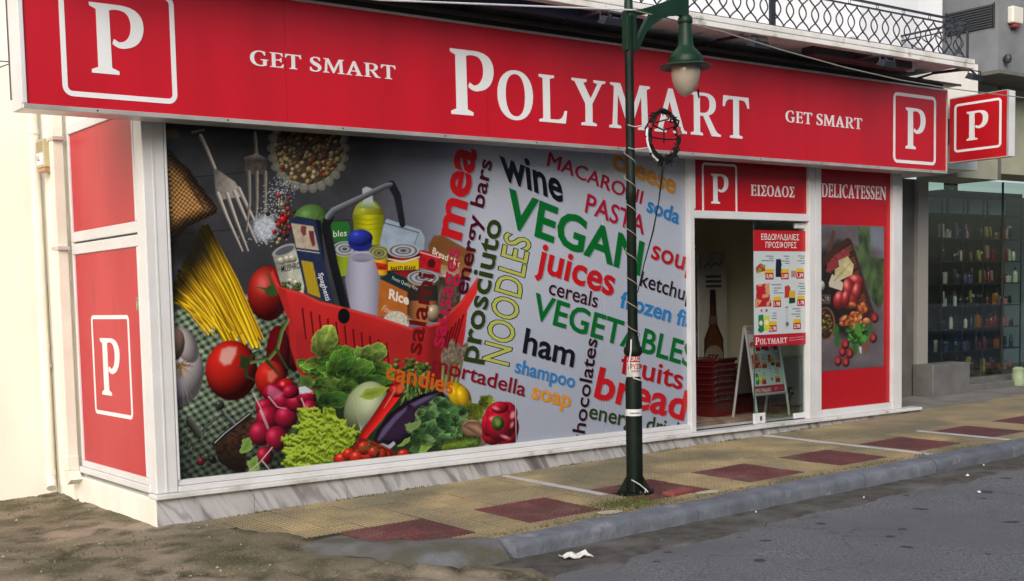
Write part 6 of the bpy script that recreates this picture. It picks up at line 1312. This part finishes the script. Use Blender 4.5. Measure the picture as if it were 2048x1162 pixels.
def cos_mesh(kind, c):
    if (kind, c) in KM: return KM[(kind, c)]
    mm = mat('cosmetic_%d_%d_%d' % c, tuple(srgb(c)), .25, coat=.3); cap = mat('chrome_cap', (.7, .7, .7), .15, metal=1.0) if kind in 'jar' else mat('dark_cap', (.04, .04, .045), .3)
    b = MB()
    if kind == 'bottle': b.lathe([(0, 0), (.028, 0), (.03, .01), (.03, .12), (.022, .14), (.012, .146), (.012, .15)], (0, 0, 0), 10); n = len(b.f); b.lathe([(.013, .15), (.014, .19), (0, .19)], (0, 0, 0), 8)
    elif kind == 'jar': b.lathe([(0, 0), (.044, 0), (.047, .01), (.047, .085)], (0, 0, 0), 12); n = len(b.f); b.lathe([(.049, .086), (.049, .115), (0, .116)], (0, 0, 0), 12)
    elif kind == 'tube': b.add([(-.03, -.004, .17), (.03, -.004, .17), (.03, .004, .17), (-.03, .004, .17), (-.02, -.02, .03), (.02, -.02, .03), (.02, .02, .03), (-.02, .02, .03)], [(0, 1, 2, 3), (0, 4, 5, 1), (1, 5, 6, 2), (2, 6, 7, 3), (3, 7, 4, 0)]); n = len(b.f); b.lathe([(.018, 0), (.018, .03), (0, .03)], (0, 0, 0), 8)
    else: b.box(-.034, .034, -.025, .025, 0, .15, b=.003); n = len(b.f)
    me = bpy.data.meshes.new(kind); me.from_pydata(b.v, [], b.f); me.materials.append(mm); me.materials.append(cap)
    for i, p in enumerate(me.polygons): p.material_index = 1 if i >= n else 0
    me.shade_smooth(); me.set_sharp_from_angle(angle=.7); KM[(kind, c)] = me; return me
CN = {(112, 24, 34): 'red', (170, 110, 112): 'pink', (44, 50, 84): 'blue', (160, 142, 70): 'yellow', (150, 92, 30): 'amber', (200, 190, 176): 'cream', (40, 40, 46): 'black', (84, 72, 120): 'violet'}
rr = random.Random(21)
for si, z in enumerate(SZ):
    x = RX_0+.07; prev = None
    while x < RX_1-.06:
        u = (x-RX_0)/(RX_1-RX_0); c = rr.choice([(40, 40, 46), (200, 190, 176), (44, 50, 84)] if u < .22 else [(44, 50, 84), (84, 72, 120), (200, 190, 176), (40, 40, 46)] if u < .42 else [(160, 142, 70), (150, 92, 30), (112, 24, 34), (40, 40, 46)] if u < .62 else [(112, 24, 34), (170, 110, 112), (112, 24, 34), (150, 92, 30)] if u < .85 else [(170, 110, 112), (200, 190, 176), (40, 40, 46)])
        kind = rr.choice(['bottle', 'jar', 'tube', 'box']); nm = {'bottle': 'cosmetic_bottle', 'jar': 'cream_jar', 'tube': 'cosmetic_tube', 'box': 'cosmetic_box'}[kind]
        o = bpy.data.objects.new(nm, cos_mesh(kind, c)); COL.objects.link(o); o.location = (x, RYF+.045+rr.choice((0, .03, .06, .11)), z+.0202); o.rotation_euler.z = rr.uniform(-.4, .4); s_ = rr.uniform(.85, 1.25); o.scale = (s_, s_, s_*rr.uniform(.8, 1.25))
        rowname = ['lowest', 'second', 'third', 'fourth', 'fifth', 'sixth', 'topmost'][si]
        tag(o, '%s cosmetic %s on the %s shelf of the black rack, %s' % (CN[c], kind, rowname, 'after a '+prev if prev else 'at the jamb end'), kind, 'cosmetics on the display rack'); x += rr.choice((.07, .085, .10, .16)); prev = CN[c]+' '+kind
gb = thing('green_bag', 'pale green bag standing on the ground by the glass shopfront', 'bag', tuple(U(2035, 800, y=.75)))
c_ = U(2036, 800, y=.75); b = MB(); b.lathe([(0, 0), (.085, 0), (.10, .06), (.088, .11), (.098, .15), (.08, .20), (.09, .24), (.05, .27), (0, .275)], (c_[0], c_[1], float(gz(c_[0], c_[1]))+.006), 14); gb.location.z = float(gz(c_[0], c_[1])); sm(b.build('sack', mat('pale_green_bag', (.34, .44, .27), .5, col2=(.26, .34, .2), nscale=12), gb))
kk = thing('letter_sign', 'small dark hanging sign with a white letter behind the glass', 'sign', (11.9, 1.06, 2.75)); c_ = U(1903, 360, y=1.05); part('plate', m_black, kk, (c_[0]-.16, c_[0]+.16, 1.055, 1.065, c_[2]-.20, c_[2]+.22)); flat_text(kk, 'k', c_[0]-.045, c_[0]+.05, c_[2]-.06, .11, 1.052, iw, .03); part('underline', iw, kk, (c_[0]-.05, c_[0]+.06, 1.050, 1.0545, c_[2]-.13, c_[2]-.105))

# ================================================================== LITTER AND SMALL THINGS ON THE GROUND
def gpt(px, py, dz=0, fn=None):
    z = -.3
    for _ in range(6):
        p = U(px, py, z=z); z = float(fn(np.array(p[0]), np.array(p[1])))+dz
    return U(px, py, z=z)
roadf = lambda x, y: road_z(x, y)
p = gpt(1152, 1113, .014, gutter_h)
b = MB(); n = 7; V = []
for i in range(n):
    for j in range(4): V.append((p[0]-.11+.22*i/(n-1)+.006*math.sin(j*2), p[1]+(-.035+.07*j/3)*(1+.35*i/n)-.05*(i/n-.5), p[2]+.012*math.sin(i*1.9+j)+.018*(j == 3)+.002))
b.add(V, [(i*4+j, i*4+j+1, (i+1)*4+j+1, (i+1)*4+j) for i in range(n-1) for j in range(3)])
m_litter = mat('litter_paper', (.72, .72, .70), .8, col2=(.6, .6, .58), nscale=20)
tag(rebase(b.build('paper_scrap', m_litter), tuple(p)), 'crumpled white paper strip lying in the gutter by the kerb', 'litter')
for px_, py_, s_, lab in ((1935, 952, .032, 'small white paper wad on the asphalt near the gutter edge'), (1958, 986, .03, 'flat white scrap lying out on the asphalt'), (1967, 932, .02, 'tiny white crumb at the foot of the far kerb'), (1512, 1026, .016, 'tiny pale scrap in the gutter before the middle kerb stones'), (1728, 997, .02, 'small pale scrap on the gutter dirt')):
    fn = gutter_h if py_ not in (986,) else roadf; p = gpt(px_, py_, .008, fn); b = MB(); rr = random.Random(int(px_))
    b.add([(p[0]+s_*math.cos(k*1.05)*rr.uniform(.5, 1), p[1]+s_*.6*math.sin(k*1.05)*rr.uniform(.5, 1), p[2]+rr.uniform(0, .012)) for k in range(6)]+[(p[0], p[1], p[2]+.022)], [(k, (k+1) % 6, 6) for k in range(6)])
    tag(rebase(b.build('litter_scrap', m_litter), tuple(p)), lab, 'litter', 'paper scraps')
p = np.array([LX+.20, LY-.30, float(gz(LX+.2, LY-.3))])
b = MB(); b.box(-.13, .13, -.06, .06, .0, .035, b=.008); o = b.build('loose_tile', mat('loose_brick', (.30, .07, .06), .8, col2=(.22, .055, .05), nscale=8, bump=.4)); o.location = (p[0], p[1], p[2]-.004); o.rotation_euler = (.02, -.03, .12); tag(o, 'loose red paving piece lying at the foot of the post', 'tile')
for q, lab in (((2.62, -2.07), 'pale mortar patch on the tiles beside the moss'), ((3.75, -2.02), 'pale mortar patch on the tiles behind the post')):
    b = MB(); rr = random.Random(int(q[0]*100)); n = 11; z = float(gz(*q))
    b.add([(q[0]+rr.uniform(.10, .17)*math.cos(k*6.28/n), q[1]+rr.uniform(.05, .085)*math.sin(k*6.28/n), z+.001) for k in range(n)]+[(q[0]+.02, q[1], z+.010)], [(k, (k+1) % n, n) for k in range(n)]); tag(rebase(b.build('mortar_patch', mat('mortar', (.48, .43, .31), .9, col2=(.40, .36, .27), nscale=9)), (q[0], q[1], z)), lab, 'patch')
ms = MB(); rr = random.Random(9)
for i in range(3300):
    if i < 1500: x, y = rr.gauss(2.95, .17), rr.gauss(-1.90, .10)
    elif i < 1900: x, y = [.7, 1.6, 2.1, 3.9, 5.2, 6.1, 7.3][i % 7]+rr.gauss(0, .13), -.08-abs(rr.gauss(0, .014))
    elif i < 2600: x, y = rr.uniform(1.4, 7.5), -2.13+rr.gauss(0, .03)
    else: x, y = rr.choice((-1.6, -.9, -.4, -2.2))+rr.gauss(0, .22), rr.choice((2.2, 1.7, -.6, -1.5, -2.0))+rr.gauss(0, .16)
    if y < -2.16 and i < 2600: continue
    if i >= 2600 and (y > 2.28 or (x > -.22 and y > -.1)): continue
    z = float(gz(x, y)) if i < 2600 else float(yard_h(np.array(x), np.array(y))); a = rr.uniform(0, 6.28); h = rr.uniform(.006, .02)*(1 if i < 2600 else 1.4); w_ = .006
    ms.add([(x-w_*math.cos(a), y-w_*math.sin(a), z-.003), (x+w_*math.cos(a), y+w_*math.sin(a), z-.003), (x+rr.uniform(-.01, .01), y+rr.uniform(-.01, .01), z+h)], [(0, 1, 2)])
tag(struct(ms.build('moss', mat('moss_green', (.075, .088, .022), .95, col2=(.12, .13, .04), nscale=12)), 'stuff'), 'green moss and weeds growing between the paving tiles and over the yard', 'moss')
# ================================================================== HOUSE ACROSS THE STREET (seen as a reflection in the shop glass)
op = thing('opposite_building', 'pale plastered house with balconies across the street, mirrored in the glass', 'building', (4, -17, -.4))
m_op = mat('opposite_plaster', (.50, .47, .42), .9, col2=(.42, .40, .36), nscale=1.0); m_opw = mat('opposite_window', (.06, .07, .08), .1)
part('wall', m_op, op, (-14, 34, -19, -16.5, -.6, 7.2)); part('roof_slab', m_slab, op, (-14.3, 34.3, -19.2, -16.1, 7.201, 7.4))
for k in range(16):
    x = -12.5+k*2.9
    for z0, z1 in ((.3, 2.4), (4.1, 6.2)):
        w_ = part('window', m_opw, op, (x, x+1.4, -16.52, -16.495, z0, z1)); part('window_frame', m_alu, w_, (x-.06, x, -16.53, -16.47, z0, z1)); part('window_frame', m_alu, w_, (x+1.4, x+1.46, -16.53, -16.47, z0, z1)); part('window_frame', m_alu, w_, (x+.68, x+.72, -16.494, -16.47, z0, z1))
part('balcony_slab', m_slab, op, (-12, 32, -16.499, -15.3, 3.45, 3.6)); part('balcony_rail', m_black, op, (-12, 32, -15.34, -15.31, 4.48, 4.52))
bars = MB()
for k in range(300): bars.box(-12+k*.146, -11.98+k*.146, -15.335, -15.315, 3.601, 4.479)
o = bars.build('balcony_bars', m_black, op); o['kind'] = 'stuff'
